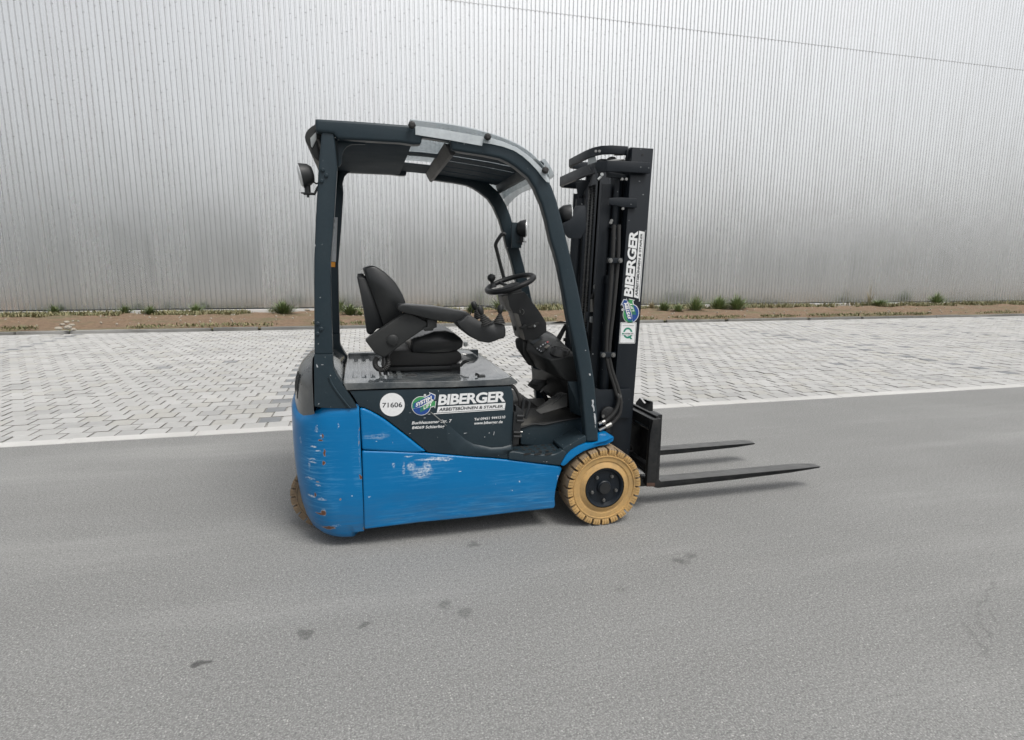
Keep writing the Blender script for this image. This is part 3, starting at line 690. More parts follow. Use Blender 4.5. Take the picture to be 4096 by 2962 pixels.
# flange on the inside of the front legs
fl = [(2205,742),(2226,800),(2250,890),(2279,1010),(2312,1150),(2341,1306),(2360,1410),(2378,1525),(2388,1640),(2394,1764)]
bm = bmesh.new(); a = [at(x-1,y,YN+.06) for x,y in fl]; b = [at(x-20,y,YN+.06) for x,y in fl]
prism(bm, a+b[::-1], [p+Vector((0,.05,0)) for p in a+b[::-1]]); done('inner_flange', bm, GREY, beams[0], bevel=.003)
bolts = [(zz(Z1,[(385,632)])[0]), (zz(Z1,[(425,692)])[0]), (zz(Z1,[(372,752)])[0]), (zz(Z3,[(330,806)])[0]), (zz(Z3,[(370,866)])[0]), (zz(Z3,[(330,918)])[0])]
for x, y in bolts:
    bm = bmesh.new(); p = at(x, y, YN+.01); lathe(bm, [(0,.010),(.006,.0095),(.009,.006)], p, (0,-1,0), 12); done('bolt', bm, GREY, FL)
# roof: rear cap, plate, cross bars, slats
def rz(x): return 2.115-.035*max(0, x)-.06*max(0, x-.45)**1.2*1.6
bx('roof_plate', -.17, .262, YN+.055, mir(YN+.055), 2.085, 2.10, ROOFD, FL)
GUS = zz(Z1,[(545,300),(700,318),(850,335),(850,350),(700,352),(650,375),(615,415),(595,470),(590,560),(565,600),(552,590)])
side('corner_gusset', GUS, YN+.066, YN+.078, GREY, FL, Yp=YN+.066, bevel=.002)
GUF = zz(Z1,[(560,560),(820,560),(820,636),(740,643),(690,650),(650,672),(622,705),(607,760),(590,822),(560,800)])
side('corner_gusset', GUF, 3.93, 3.942, GREY, FL, Yp=3.93, bevel=.002)
hull('cross_member', [(.425,YN+.05,2.105),(.425,mir(YN+.05),2.105),(.505,YN+.05,2.09),(.505,mir(YN+.05),2.09),(.455,YN+.05,2.05),(.455,mir(YN+.05),2.05),(.47,YN+.05,2.045),(.47,mir(YN+.05),2.045)], PLAST, FL, bevel=.004)
hull('cross_member', [(.90,YN+.05,2.055),(.90,mir(YN+.05),2.055),(.955,YN+.05,2.035),(.955,mir(YN+.05),2.035),(.915,YN+.05,1.995),(.915,mir(YN+.05),1.995),(.93,YN+.05,1.99),(.93,mir(YN+.05),1.99)], GREY, FL, bevel=.004)
def slat(x0, x1, y0, y1):
    m_ = (x0+x1)/2; P = [(x0, rz(x0)), (m_, rz(m_)+.002), (x1, rz(x1))]; bm = bmesh.new()
    prism(bm, [Vector((x, y0, z-.003)) for x, z in P]+[Vector((x, y0, z)) for x, z in P[::-1]], [Vector((x, y1, z-.003)) for x, z in P]+[Vector((x, y1, z)) for x, z in P[::-1]])
    return done('roof_slat', bm, ROOFD, FL, bevel=0)
for y0, y1 in ((YN+.06, 3.135),(3.172, 3.275),(3.306, 3.43),(3.452, 3.60),(3.612, 3.76),(3.775, mir(YN+.06))): slat(.48, .92, y0, y1)
slat(.255, .435, 3.30, 3.40); slat(.255, .435, 3.66, mir(YN+.06))
# rear roof end cap
cap = zz(Z1,[(303,72),(300,132),(255,158),(218,192),(196,232),(188,268),(197,318),(222,358),(252,384),(262,440),(290,490),(345,545),(352,480),(330,400),(318,300),(372,262),(372,80)])
side('roof_end_cap', cap, YN+.07, mir(YN+.07), PLAST, FL, Yp=YN+.07, bevel=.006)
side('cap_insert', zz(Z1,[(248,282),(312,215),(318,290),(272,385),(258,378)]), YN+.062, YN+.069, ALU, FL, Yp=YN+.062, bevel=.001)
# clear weather cover over the roof
cl = [(1640,492),(1760,503),(1860,518),(1950,540),(2010,560),(2063,584),(2100,606),(2130,630),(2158,660),(2183,692),(2196,718)]
bm = bmesh.new(); P = [at(x, y-3, YN) for x, y in cl]
P = catmull(P, 3); ys = [YN-.012, YN+.03]+[YN+.03+k*.98/8 for k in range(1, 8)]+[mir(YN)-.03, mir(YN)+.012]
vs2 = [[bm.verts.new((p.x, y, p.z+.010+.022*sin(pi*max(0,min(1,(y-YN)/(mir(YN)-YN))))+.004*sin(9*y+5*p.x))) for y in ys] for p in P]
for a, b in zip(vs2, vs2[1:]):
    for i in range(len(ys)-1): bm.faces.new((a[i], a[i+1], b[i+1], b[i]))
r = bmesh.ops.extrude_face_region(bm, geom=list(bm.faces)); 
for v in [g for g in r['geom'] if isinstance(g, bmesh.types.BMVert)]: v.co.z -= .004
cover_ = done('clear_roof_cover', bm, CLEAR, FL, ang=50)
side('cover_flap', zz(G,[(200,92),(212,80),(640,140),(1082,218),(1086,236),(1064,338),(640,262),(200,192)]), YN-.014, YN-.010, CLEAR, cover_, Yp=YN-.014, bevel=0)
side('cover_edge', zz(G,[(1086,236),(1180,236),(1330,280),(1500,350),(1620,430),(1720,510),(1830,620),(1880,680),(1945,790),(1930,812),(1900,805),(1840,735),(1780,655),(1690,560),(1590,470),(1480,400),(1330,345),(1180,312),(1080,300)]), YN-.014, YN-.010, CLEAR, cover_, Yp=YN-.014, bevel=0)
# drooping front skirt
bm = bmesh.new(); g = []
for i in range(9):
    t = i/8; y = YN-.01+t*(mir(YN)+.02-YN); row = []
    for j in range(5):
        s = j/4; row.append(bm.verts.new((.935+.085*s-.03*s*s, y, 2.045-.085*s-.045*s*t+.012*sin(pi*t)-.012*sin(7*t)*s)))
    g.append(row)
for i in range(8):
    for j in range(4): bm.faces.new((g[i][j], g[i+1][j], g[i+1][j+1], g[i][j+1]))
CL2 = CLEAR.copy(); CL2.name = 'milky_clear_plastic'
for n_ in CL2.node_tree.nodes:
    if n_.type == 'MATH' and n_.operation == 'ADD': n_.inputs[1].default_value = .6
done('cover_skirt', bm, CL2, cover_, ang=60)
for x, y in zz(G,[(152,74),(1131,227),(1876,658)]):
    p = at(x, y, YN-.02); bm = bmesh.new(); lathe(bm, [(-.004,.012),(0,.017),(.012,.0185),(.020,.016),(.024,.009)], p, (0,-1,0), 8); done('cover_knob', bm, RUB, cover_, ang=20)

# --- work lamps
def lamp(p, d, name, s=1., par=FL):
    bm = bmesh.new(); d = Vector(d).normalized()
    lathe(bm, [(-.052*s,.012*s),(-.048*s,.034*s),(-.03*s,.049*s),(0,.056*s),(.008*s,.057*s)], p, d, 28)
    o = done(name, bm, BLACK, par, ang=50)
    bm = bmesh.new(); lathe(bm, [(.007*s,.053*s),(.013*s,.052*s),(.018*s,.04*s),(.020*s,.01*s)], p, d, 28); done('lens', bm, LENS, o)
    bm = bmesh.new(); q = Vector(p)-d*.02*s; tube(bm, [q+Vector((0,0,-.045*s)), q+Vector((0,0,-.085*s))], .014*s, 10, False); tube(bm, [q+Vector((0,0,-.085*s)), q+Vector((0,0,-.105*s))], .006*s, 8, False)
    box(bm, q.x-.03*s, q.x+.03*s, q.y-.012, q.y+.012, q.z-.088*s, q.z-.083*s); done('lamp_mount', bm, BLACK, o, ang=40)
    return o
lp = at(*zz(Z1,[(165,690)])[0], 3.03); l1 = lamp(lp, (-.98,-.12,-.2), 'rear_lamp')
bm = bmesh.new(); a = lp+Vector((.02,0,-.085)); tube(bm, [a+Vector((-.02,0,0)), a+Vector((.03,0,0)), a+Vector((.045,0,.03)), a+Vector((.06,0,.05))], .006, 6, False); tube(bm, [lp+Vector((.04,0,-.02)), lp+Vector((.06,0,-.035)), lp+Vector((.075,.0,-.03))], .004, 6); done('lamp_bracket', bm, BLACK, l1)
lp2 = at(*zz(Z2,[(700,1090)])[0], 3.88); lamp(lp2, (1,-.30,-.03), 'front_lamp', 1.05)
bm = bmesh.new(); box(bm, lp2.x-.09, lp2.x-.02, 3.885, 3.90, lp2.z-.13, lp2.z+.04); done('lamp_bracket', bm, GREY, FL, bevel=.003)
lp3 = at(*zz(M1,[(345,1460)])[0], 3.09); lamp(lp3+Vector((.0,0,0)), (1,-.1,-.06), 'front_lamp', 1.05)
side('lamp_shield', zz(M1,[(180,1640),(380,1550),(470,1335),(505,1275),(660,1266),(692,1300)])+zz(M2,[(690,60),(600,262),(385,262),(345,240),(225,90),(180,0)]), 3.035, 3.045, MAST, FL, Yp=3.035, bevel=.003)
# grab handle on the far leg
bm = bmesh.new(); tube(bm, [at(x,y,3.92) for x,y in zz(Z2,[(520,1150),(492,1140),(452,1190),(428,1240),(436,1285),(470,1420),(515,1590)])], .0125, 12); done('grab_handle', bm, BLACK, FL)
# notice strip on the far rear post
side('notice_label', zz(Z1,[(506,1148),(549,1150),(530,1640)])+zz(Z3,[(523,130),(477,126)])+zz(Z1,[(478,1640)]), 3.938, 3.941, LABELM, FL, Yp=3.938, bevel=0)
side('warning_label', zz(Z3,[(477,132),(523,135),(521,190),(478,188)]), 3.937, 3.941, ORANGE, FL, Yp=3.937, bevel=0)
side('label_print', zz(Z1,[(510,1175),(516,1175),(512,1210),(506,1210)]), 3.935, 3.937, DKPRINT, FL, Yp=3.935, bevel=0)
side('label_print', zz(Z1,[(502,1245),(512,1248),(508,1275),(499,1272)]), 3.935, 3.937, DKPRINT, FL, Yp=3.935, bevel=0)

# --- seat
YS0, YS1 = 3.26, 3.74
def pillow(name, pts, y0, y1, mat, par, bulge=.03, bevel=.02, seg=4):
    """upholstered shape: measured side outline, shrunk towards both flanks"""
    P = [at(x, y, y0) for x, y in pts]; c = sum(P, Vector())/len(P); bm = bmesh.new(); rings = []
    for t, s in ((0,.90),(.012,.965),(.05,.995),(.12,1.0),(.5,1.015),(.9,1.0),(.97,.97),(1,.90)):
        rings.append([bm.verts.new((c.x+(p.x-c.x)*s, y0+(y1-y0)*t, c.z+(p.z-c.z)*s)) for p in P])
    m = len(P)
    for a, b in zip(rings, rings[1:]):
        for i in range(m): bm.faces.new((a[i], a[(i+1) % m], b[(i+1) % m], b[i]))
    bm.faces.new(rings[0]); bm.faces.new(rings[-1]); return done(name, bm, mat, par, ang=60)
seat = pillow('seat_cushion', zz(Z3,[(1350,985),(1450,950),(1600,892),(1730,882),(1830,912),(1900,965),(1930,1010),(1922,1065),(1860,1105),(1760,1125),(1600,1132),(1350,1125)]), YS0, YS1, VINYL, FL)
bm = bmesh.new()
for k in range(4):
    tube(bm, [at(*zz(Z3,[(1380+40*k, 975-14*k)])[0], 3.28), at(*zz(Z3,[(1560+25*k, 915-6*k)])[0], 3.36+.02*k), at(*zz(Z3,[(1680+25*k, 890)])[0], 3.46+.02*k)], .006, 6)
done('seat_crease', bm, VINYL, seat)
pillow('seat_back_pad', zz(Z3,[(822,205),(850,185),(900,172),(945,172),(1000,198),(1060,238),(1130,300),(1185,360),(1230,430),(1270,505),(1290,560),(1298,600),(1260,700),(1160,830),(1060,860),(1000,700),(900,420)]), YS0, YS1, VINYL, FL)
pillow('seat_back_shell', zz(Z3,[(757,296),(775,280),(835,290),(880,300),(960,420),(1040,620),(1080,780),(1060,860),(980,872),(935,920),(905,936),(880,925),(864,900),(835,700),(800,500)]), YS0+.02, YS1-.02, BLACK, FL)
bx('document_clip', *( [at(*zz(Z3,[(765,280)])[0],3.3).x, at(*zz(Z3,[(835,280)])[0],3.3).x, 3.33, 3.6, at(*zz(Z3,[(765,285)])[0],3.3).z, at(*zz(Z3,[(765,262)])[0],3.3).z]), BLACK, FL)
side('seat_suspension', zz(Z3,[(1300,1100),(1600,1128),(1860,1105),(1895,1130),(1908,1170),(1905,1205),(1850,1248),(1700,1262),(1270,1270),(1100,1275),(1090,1180),(1150,1110)]), 3.28, 3.72, RUB, FL, Yp=3.28, bevel=.012)
for y0 in (3.27, 3.68): side('seat_rail', zz(Z3,[(1105,1290),(1790,1268),(1800,1305),(1110,1332)]), y0, y0+.05, BLACK, FL, Yp=y0, bevel=.003)
bx('seat_base', .1, .54, 3.30, 3.70, ztop-.01, ztop+.03, BLACK, FL)
side('seat_lever', zz(Z3,[(1800,1268),(1890,1262),(1915,1225),(1935,1205),(1985,1212),(1990,1230),(1940,1245),(1905,1280),(1800,1290)]), 3.25, 3.265, PLAST, FL, Yp=3.25)
bx('seat_sensor', *(at(*zz(Z3,[(1928,1010)])[0],3.4).x, at(*zz(Z3,[(1966,1010)])[0],3.4).x, 3.38, 3.42, at(*zz(Z3,[(1940,1052)])[0],3.4).z, at(*zz(Z3,[(1940,1008)])[0],3.4).z), ALU, FL)
# armrest
arm = side('armrest_bracket', zz(Z3,[(848,992),(900,950),(1288,684),(1330,690),(1400,720),(1530,790),(1532,842),(1300,1000),(1075,1172),(1040,1175),(950,1128)]), 3.13, 3.20, PLAST, FL, Yp=3.13, bevel=.010, seg=3)
bm = bmesh.new(); lathe(bm, [(0,.031),(.008,.030),(.012,.024)], at(*zz(Z3,[(1150,990)])[0], 3.13), (0,-1,0), 28); done('pivot_cap', bm, PLAST, arm)
side('adjuster_block', zz(Z3,[(1528,756),(1632,760),(1636,850),(1600,860),(1595,885),(1500,892),(1480,860),(1530,845)]), 3.12, 3.19, PLAST, arm, Yp=3.12, bevel=.006)
side('arm_link', zz(Z3,[(1380,735),(1420,722),(1600,760),(1640,780),(1640,800),(1530,790)]), 3.15, 3.19, BLACK, arm, Yp=3.15)
pad = pillow('armrest_pad', zz(Z3,[(1204,640),(1210,610),(1232,594),(1300,597),(1450,608),(1600,618),(1750,640),(1880,664),(1960,680),(2000,705),(2008,745),(1900,798),(1780,796),(1640,778),(1500,745),(1400,718),(1280,690),(1220,672)]), 3.10, 3.215, VINYL, FL)
con = pillow('control_console', zz(Z4,[(75,655),(130,632),(180,580),(225,576),(300,630),(380,668),(470,690),(480,668),(560,668),(602,688),(613,740),(612,805),(590,835),(545,842),(500,862),(430,885),(330,870),(240,825),(150,755),(95,700)]), 3.07, 3.25, BLACK, FL)
def boot(x, y, Y, tilt, s=1., handle='stick'):
    p = at(*zz(Z4,[(x,y)])[0], Y); ax = Vector((tilt, 0, 1)).normalized(); bm = bmesh.new(); pr = []
    for k in range(6):
        r = (.026-.0034*k)*s; pr += [(.0065*k*s, r), ((.0065*k+.0032)*s, r-.0045*s)]
    lathe(bm, pr, p, ax, 20); o = done('lever_boot', bm, RUB, con, ang=20)
    bm = bmesh.new(); q = p+ax*.034*s
    lathe(bm, [(0,.007),(.006,.011),(.025,.0165),(.042,.0155),(.052,.008)], q, ax, 12); done('lever_knob', bm, PLAST, con, ang=50)
boot(537, 664, 3.09, .1, 1.45); boot(392, 676, 3.09, -.38, 1.6); boot(318, 610, 3.17, -.38, 1.4)
bm = bmesh.new(); tube(bm, [at(x,y,3.24) for x,y in zz(Z4,[(222,572),(240,520),(262,478),(285,467),(340,474),(440,490),(530,510)])], .003, 6); done('guard_wire', bm, BLACK, con)
# corrugated hose hanging from the armrest and cables
bm = bmesh.new(); hp = [at(x,y,3.17) for x,y in zz(Z3,[(985,1175),(958,1225),(970,1280),(1020,1312),(1075,1290),(1100,1240),(1090,1185),(1080,1150)])]
tube(bm, hp, .014, 10, True, rfun=lambda t: .0145+.002*sin(t*130)); done('corrugated_hose', bm, RUB, FL, ang=30)
for pts in ([(1000,1300),(1020,1370),(1060,1420)], [(1040,1140),(1045,1200),(1050,1280)], [(1265,1415),(1310,1385),(1370,1370),(1420,1390),(1445,1420)]):
    bm = bmesh.new(); tube(bm, [at(x,y,3.16) for x,y in zz(Z3,pts)], .006 if len(pts) < 4 else .008, 8); done('cable', bm, RUB, FL)

# --- steering wheel and column
SCN = at(*zz(Z4,[(660,232)])[0], YC); nrm = Vector((-.34, -.13, 1)).normalized()
ux = Vector((1,0,.34)).normalized(); ux = (ux-nrm*ux.dot(nrm)).normalized(); uy = nrm.cross(ux)
bm = bmesh.new(); RW = .150; tube(bm, [SCN+(ux*cos(2*pi*k/48)+uy*sin(2*pi*k/48))*(RW) for k in range(48)], .0165, 10, False, rfun=None, closed=True); sw = done('steering_wheel', bm, BLACK, FL, ang=60)
bm = bmesh.new(); lathe(bm, [(-.085,.034),(-.05,.044),(-.02,.056),(.0,.060),(.008,.05),(.012,.02)], SCN-nrm*.018, nrm, 24)
for a in (pi*.5+.25, pi*1.5-.25, pi):
    d = ux*cos(a)+uy*sin(a); tube(bm, [SCN-nrm*.02+d*.03, SCN-nrm*.012+d*.09, SCN+d*.145], .011, 8)
done('wheel_hub', bm, BLACK, sw, ang=50)
kp = at(*zz(Z4,[(470,275)])[0], 3.42); bm = bmesh.new()
lathe(bm, [(0,.022),(.012,.019),(.020,.011),(.036,.011),(.044,.020),(.058,.026),(.072,.022),(.081,.008)], kp, Vector((-.18,-.05,1)), 18); done('spinner_knob', bm, BLACK, sw, ang=50)
col_ = side('steering_column', zz(Z4,[(572,372),(580,360),(625,348),(720,338),(770,330),(812,322),(850,365),(905,440),(980,540),(1053,658),(1058,760),(1000,800),(905,870),(830,860),(772,830),(758,790),(735,690),(690,550),(650,535),(618,510),(596,450)]), 3.43, 3.57, BLACK, FL, Yp=3.43, bevel=.012, seg=3)
bx('column_collar', SCN.x-.035, SCN.x+.06, 3.44, 3.56, SCN.z-.085, SCN.z-.03, BLACK, col_, bevel=.012)
LITFACE = worn('lit_face_plastic', (.075,.073,.067), .55, dirt=.4, dirtcol=(.14,.13,.115))  # paler plastic paints in the light falling on the column's rear face
side('column_face', zz(Z4,[(570,376),(632,366),(650,480),(690,548),(640,532),(612,505)]), 3.425, 3.431, LITFACE, col_, Yp=3.425, bevel=.002)
side('column_face', zz(Z4,[(694,556),(748,566),(770,640),(800,760),(822,850),(800,845),(772,826),(758,788),(736,690)]), 3.425, 3.431, LITFACE, col_, Yp=3.425, bevel=.002)
kc = at(*zz(Z4,[(778,542)])[0], 3.43); bm = bmesh.new(); lathe(bm, [(0,.022),(.003,.022),(.004,.016)], kc, (0,-1,0), 24); done('ignition_plate', bm, PLAST, col_)
bm = bmesh.new(); tube(bm, [kc+Vector((.017*cos(a), -.007, .017*sin(a))) for a in [ -1.2+.25*k for k in range(11)]], .0013, 6, False); tube(bm, [kc+Vector((-.01,-.007,.012)), kc+Vector((-.008,-.007,-.006))], .0018, 6, False); done('ignition_key', bm, CHROME, col_)
side('tilt_slot', zz(Z4,[(845,712),(950,658),(975,660),(978,682),(940,705),(865,728)]), 3.424, 3.431, DARKIN, col_, Yp=3.424, bevel=.002)
bm = bmesh.new(); lathe(bm, [(0,.008),(.008,.006)], at(*zz(Z4,[(925,698)])[0], 3.424), (0,-1,0), 12); done('slot_bolt', bm, ALU, col_)
side('tilt_lever', zz(Z4,[(768,706),(800,700),(825,678),(842,690),(838,704),(800,730),(770,722)]), 3.40, 3.43, PLAST, col_, Yp=3.40)
bm = bmesh.new(); pk = at(*zz(Z4,[(722,718)])[0], 3.5); lathe(bm, [(-.012,.008),(-.008,.016),(.006,.018),(.014,.01)], pk, (-1,-.3,0), 14); done('brake_knob', bm, BLACK, col_)

# --- dashboard
D = lambda o, x, y, Y: at(*zz(o,[(x,y)])[0], Y)
dash = hull('dashboard', [D(Z4,845,850,3.42),D(Z4,985,765,3.62),D(Z4,1140,790,3.66),D(Z4,1290,942,3.45),D(Z4,1372,1015,3.13),D(Z4,1092,1070,3.13),D(K,555,192,3.2),D(K,300,80,3.4),D(K,465,372,3.4),D(K,640,450,3.22),D(K,860,520,3.14),D(K,985,600,3.13),D(K,1165,620,3.13)], PLAST, FL, bevel=.008, seg=3, ang=30)
hull('dash_side_cover', [D(Z4,720,830,3.5),D(Z4,708,862,3.5),D(Z4,790,812,3.44),D(Z4,830,860,3.44),D(Z4,720,930,3.5),D(Z4,822,1075,3.5),D(Z4,860,1130,3.44),D(Z4,940,1150,3.44),D(Z4,800,1000,3.44),D(Z4,1140,790,3.84),D(Z4,1060,745,3.84)], PLAST, FL, bevel=.008)
def quad(name, pts, mat, par, th=.003, bevel=0):
    bm = bmesh.new(); a = [Vector(p) for p in pts]; nn = (a[1]-a[0]).cross(a[2]-a[0]).normalized()
    if nn.dot(CP-a[0]) < 0: nn = -nn
    prism(bm, [p+nn*(th-.0012) for p in a], [p+nn*th for p in a]); return done(name, bm, mat, par, bevel=bevel, smooth=False)
from mathutils.bvhtree import BVHTree
_bt = BVHTree.FromPolygons([v.co.copy() for v in dash.data.vertices], [tuple(p.vertices) for p in dash.data.polygons])
def dtop(x, y, o=Z4):
    p = zz(o,[(x,y)])[0]; d = (at(p[0], p[1], 3.4)-CP).normalized(); h = _bt.ray_cast(CP, d)
    return h[0] if h[0] is not None else dtop0(x, y, o)
def dtop0(x, y, o=Z4):
    """meet a sight line with the sloping top of the dashboard"""
    a, b, c = D(Z4,845,850,3.42), D(Z4,1092,1070,3.13), D(Z4,1290,942,3.45); nn = (b-a).cross(c-a).normalized()
    p = zz(o,[(x,y)])[0]; d = at(p[0], p[1], 3.4)-CP; t = (a-CP).dot(nn)/d.dot(nn); return CP+d*t
quad('display', [dtop(878,892),dtop(988,818),dtop(1022,832),dtop(910,910)], DKPRINT, dash, .009)
quad('control_panel', [dtop(935,940),dtop(1050,862),dtop(1120,902),dtop(1012,1000)], BLACK, dash, .009)
for x, y, w in ((958,958,16),(980,974,16),(1000,988,16),(992,935,18),(1018,916,20),(1040,900,12)):
    quad('panel_mark', [dtop(x-w/2,y),dtop(x+2,y-w/2),dtop(x+w/2,y+2),dtop(x-2,y+w/2)], LABELM, dash, .0105)
quad('warning_lamp', [dtop(1052,890),dtop(1066,880),dtop(1076,888),dtop(1062,898)], worn('red_mark', (.4,.02,.02), .4), dash, .0105)
quad('panel_screen', [dtop(1030,945),dtop(1070,915),dtop(1095,930),dtop(1055,962)], worn('dim_screen', (.12,.11,.09), .3), dash, .0105)
cc_ = dtop(1205,982)+Vector((0,-.01,.014)); nn = ((D(Z4,1092,1070,3.13)-D(Z4,845,850,3.42)).cross(D(Z4,1290,942,3.45)-D(Z4,845,850,3.42))).normalized(); nn = nn if nn.z > 0 else -nn
bm = bmesh.new(); lathe(bm, [(-.03,.060),(.006,.058),(.011,.054),(.010,.047),(.002,.045)], cc_, (nn+Vector((0,0,.6))).normalized(), 32); ch_ = done('cup_holder', bm, worn('cup_rim_plastic', (.035,.036,.036), .4, dirt=.3), dash, ang=50)
bm = bmesh.new(); lathe(bm, [(.0020,.045),(.0035,.0455)], cc_, (nn+Vector((0,0,.6))).normalized(), 32); done('cup_well', bm, DARKIN, dash)
# clip board bracket standing behind the dash
cb = hull('clip_bracket', [D(Z4,1140,860,3.6),D(Z4,1195,882,3.6),D(Z4,1255,670,3.6),D(Z4,1292,690,3.6),D(Z4,1140,860,3.62),D(Z4,1195,882,3.62),D(Z4,1255,670,3.62),D(Z4,1292,690,3.62)], BLACK, FL, bevel=.002)
hull('clip_plate', [D(Z4,1080,668,3.62),D(Z4,1215,642,3.55),D(Z4,1290,662,3.55),D(Z4,1195,672,3.62),D(Z4,1080,668,3.64),D(Z4,1290,668,3.64)], BLACK, cb, bevel=0)
bx('side_tab', *(D(Z4,1240,850,3.62).x, D(Z4,1290,850,3.62).x, 3.62, 3.625, D(Z4,1250,866,3.62).z, D(Z4,1250,828,3.62).z), BLACK, FL)
# leg shield and firewall
hull('leg_shield', [D(K,985,600,3.06),D(K,1170,600,3.06),D(K,1245,1190,3.06),D(K,1020,1100,3.2),D(K,985,600,3.2),D(K,1020,1100,3.24),D(K,1250,1200,3.8),D(K,1250,600,3.8)], GREY, FL, bevel=.006)
fw = hull('firewall', [D(K,760,480,3.5),D(K,990,620,3.5),D(K,990,1010,3.5),D(K,740,700,3.8),D(K,400,380,3.9),D(K,400,560,3.9),D(K,430,640,3.9),D(K,600,800,3.9),D(K,1240,560,3.9),D(K,1240,1000,3.9),D(K,1240,1000,3.3),D(K,1240,560,3.3)], PLAST, FL, bevel=.004)
# floor, pedals
fz = .578
bx('floor_plate', .72, 1.30, YN+.18, mir(YN+.18), fz-.05, fz, FLOORM, FL, bevel=.006)
hull('floor_hump', [(.70,3.55,fz-.01),(.70,3.98,fz-.01),(.74,3.60,fz+.045),(.74,3.98,fz+.045),(1.05,3.62,fz+.04),(1.05,3.98,fz+.04),(1.12,3.55,fz-.01),(1.12,3.98,fz-.01)], FLOORM, FL, bevel=.015)
PEDAL = worn('pedal_rubber', (.024,.025,.024), .6, dirt=.3, dirtcol=(.07,.068,.06))
bp = hull('brake_pedal', [D(K,325,655,3.62),D(K,415,552,3.72),D(K,650,585,3.68),D(K,610,650,3.60),D(K,500,755,3.56),D(K,505,772,3.56),D(K,330,675,3.62),D(K,612,668,3.60)], PEDAL, FL, bevel=.004)
bm = bmesh.new(); tube(bm, [D(K,560,760,3.6), D(K,620,850,3.6), D(K,650,930,3.62)], .014, 8); tube(bm, [D(K,560,700,3.64), D(K,640,600,3.72), D(K,560,430,3.78)], .008, 8); done('pedal_arm', bm, BLACK, bp)
for k in range(5):
    bm = bmesh.new(); tube(bm, [D(K,352+62*k*.55,640-0*k-20*k*.0+6*k,3.6), D(K,352+62*k*.55+60,580+8*k,3.64)], .003, 5, False); done('tread_rib', bm, PLAST, bp)
ap = hull('accelerator_pedal', [D(K,455,1070,3.16),D(K,540,1138,3.14),D(K,640,1110,3.14),D(K,985,1010,3.14),D(K,985,800,3.2),D(K,870,770,3.28),D(K,820,785,3.28),D(K,490,1080,3.2)], PEDAL, FL, bevel=.004)
for k in range(6):
    bm = bmesh.new(); tube(bm, [D(K,492+15*k,1085+9*k,3.172-.005*k), D(K,820+22*k,785+4*k,3.262-.014*k)], .0028, 5, False); done('tread_rib', bm, PLAST, ap)
# near side cab base, step, wing piece
side('cab_side', zz(K,[(205,1385),(300,1340),(425,1302),(520,1318),(600,1312),(700,1288),(1000,1235),(1230,1198),(1240,1290),(1252,1490),(1100,1535),(900,1600),(700,1660),(500,1660),(215,1640)]), YN+.17, YN+.20, GREY, FL, Yp=YN+.17, bevel=.010, seg=3)
bm = bmesh.new(); tube(bm, [D(K,x,y,YN+.166) for x,y in [(215,1362),(300,1335),(430,1300),(600,1306),(800,1264),(1000,1228),(1230,1192)]], .006, 8); done('floor_trim', bm, BLACK, FL)
step = side('step', zz(Z6,[(368,575),(420,566),(560,588),(700,603),(850,600),(905,585),(955,548),(985,560),(1008,592),(975,650),(935,722),(800,705),(600,683),(366,652)]), YN-.004, YN+.045, GREY, FL, Yp=YN-.004, bevel=.008, seg=3)
zs = D(Z6,700,596,YN).z
bx('step_tread', .80, 1.08, YN+.046, YN+.172, zs-.02, zs+.001, GREY, step, bevel=.003)
zt = zs+.0012; i = 0
for x, y in ((497,495),(570,512),(660,507),(742,497),(820,493),(515,521),(600,545),(690,536),(765,528),(850,520),(455,548),(535,547),(478,577),(558,572),(635,566),(715,560),(790,556),(865,546)):
    p = atz(*zz(Z6,[(x,y)])[0], zt); bm = bmesh.new(); lathe(bm, [(0,.0115),(.0008,.0115)], p, (0,0,1), 14); done('tread_hole', bm, DARKIN, step, smooth=False)
for a, b in ((535,612),(652,730),(768,845)): side('tread_slot', zz(Z6,[(a,590),(b,578),(b,592),(a,612)]), YN-.006, YN-.003, DARKIN, step, Yp=YN-.006, bevel=0)
side('wing_moulding', zz(Z6,[(960,532),(1085,462),(1205,392),(1216,400),(1216,462),(1140,498),(1060,552),(1012,600),(985,575),(955,555)]), YN+.0, YN+.172, GREY, FL, Yp=YN, bevel=.010, seg=3)
# blue front wings
fo = zz(Z6,[(938,712),(958,680),(1000,612),(1055,556),(1130,512),(1210,482),(1290,478),(1352,462),(1440,440),(1530,418),(1552,428),(1554,452),(1540,468),(1440,492),(1350,508),(1260,535),(1180,568),(1110,610),(1040,665),(990,715),(960,726)])
for ya, yb in ((YN-.012, YN+.24), (mir(YN+.24), mir(YN-.012))): side('front_wing', fo, ya, yb, BLUE, FL, Yp=YN-.012, bevel=.004)
for o_ in [o for o in FL.children if o.name.startswith('front_wing')]:
    for v in o_.data.vertices:
        t_ = max(0, v.co.x-1.345)/.06
        if t_ > 0: v.co.y += (.055*t_*t_ if v.co.y < YC-.4 else (-.055*t_*t_ if v.co.y > YC+.4 else 0))
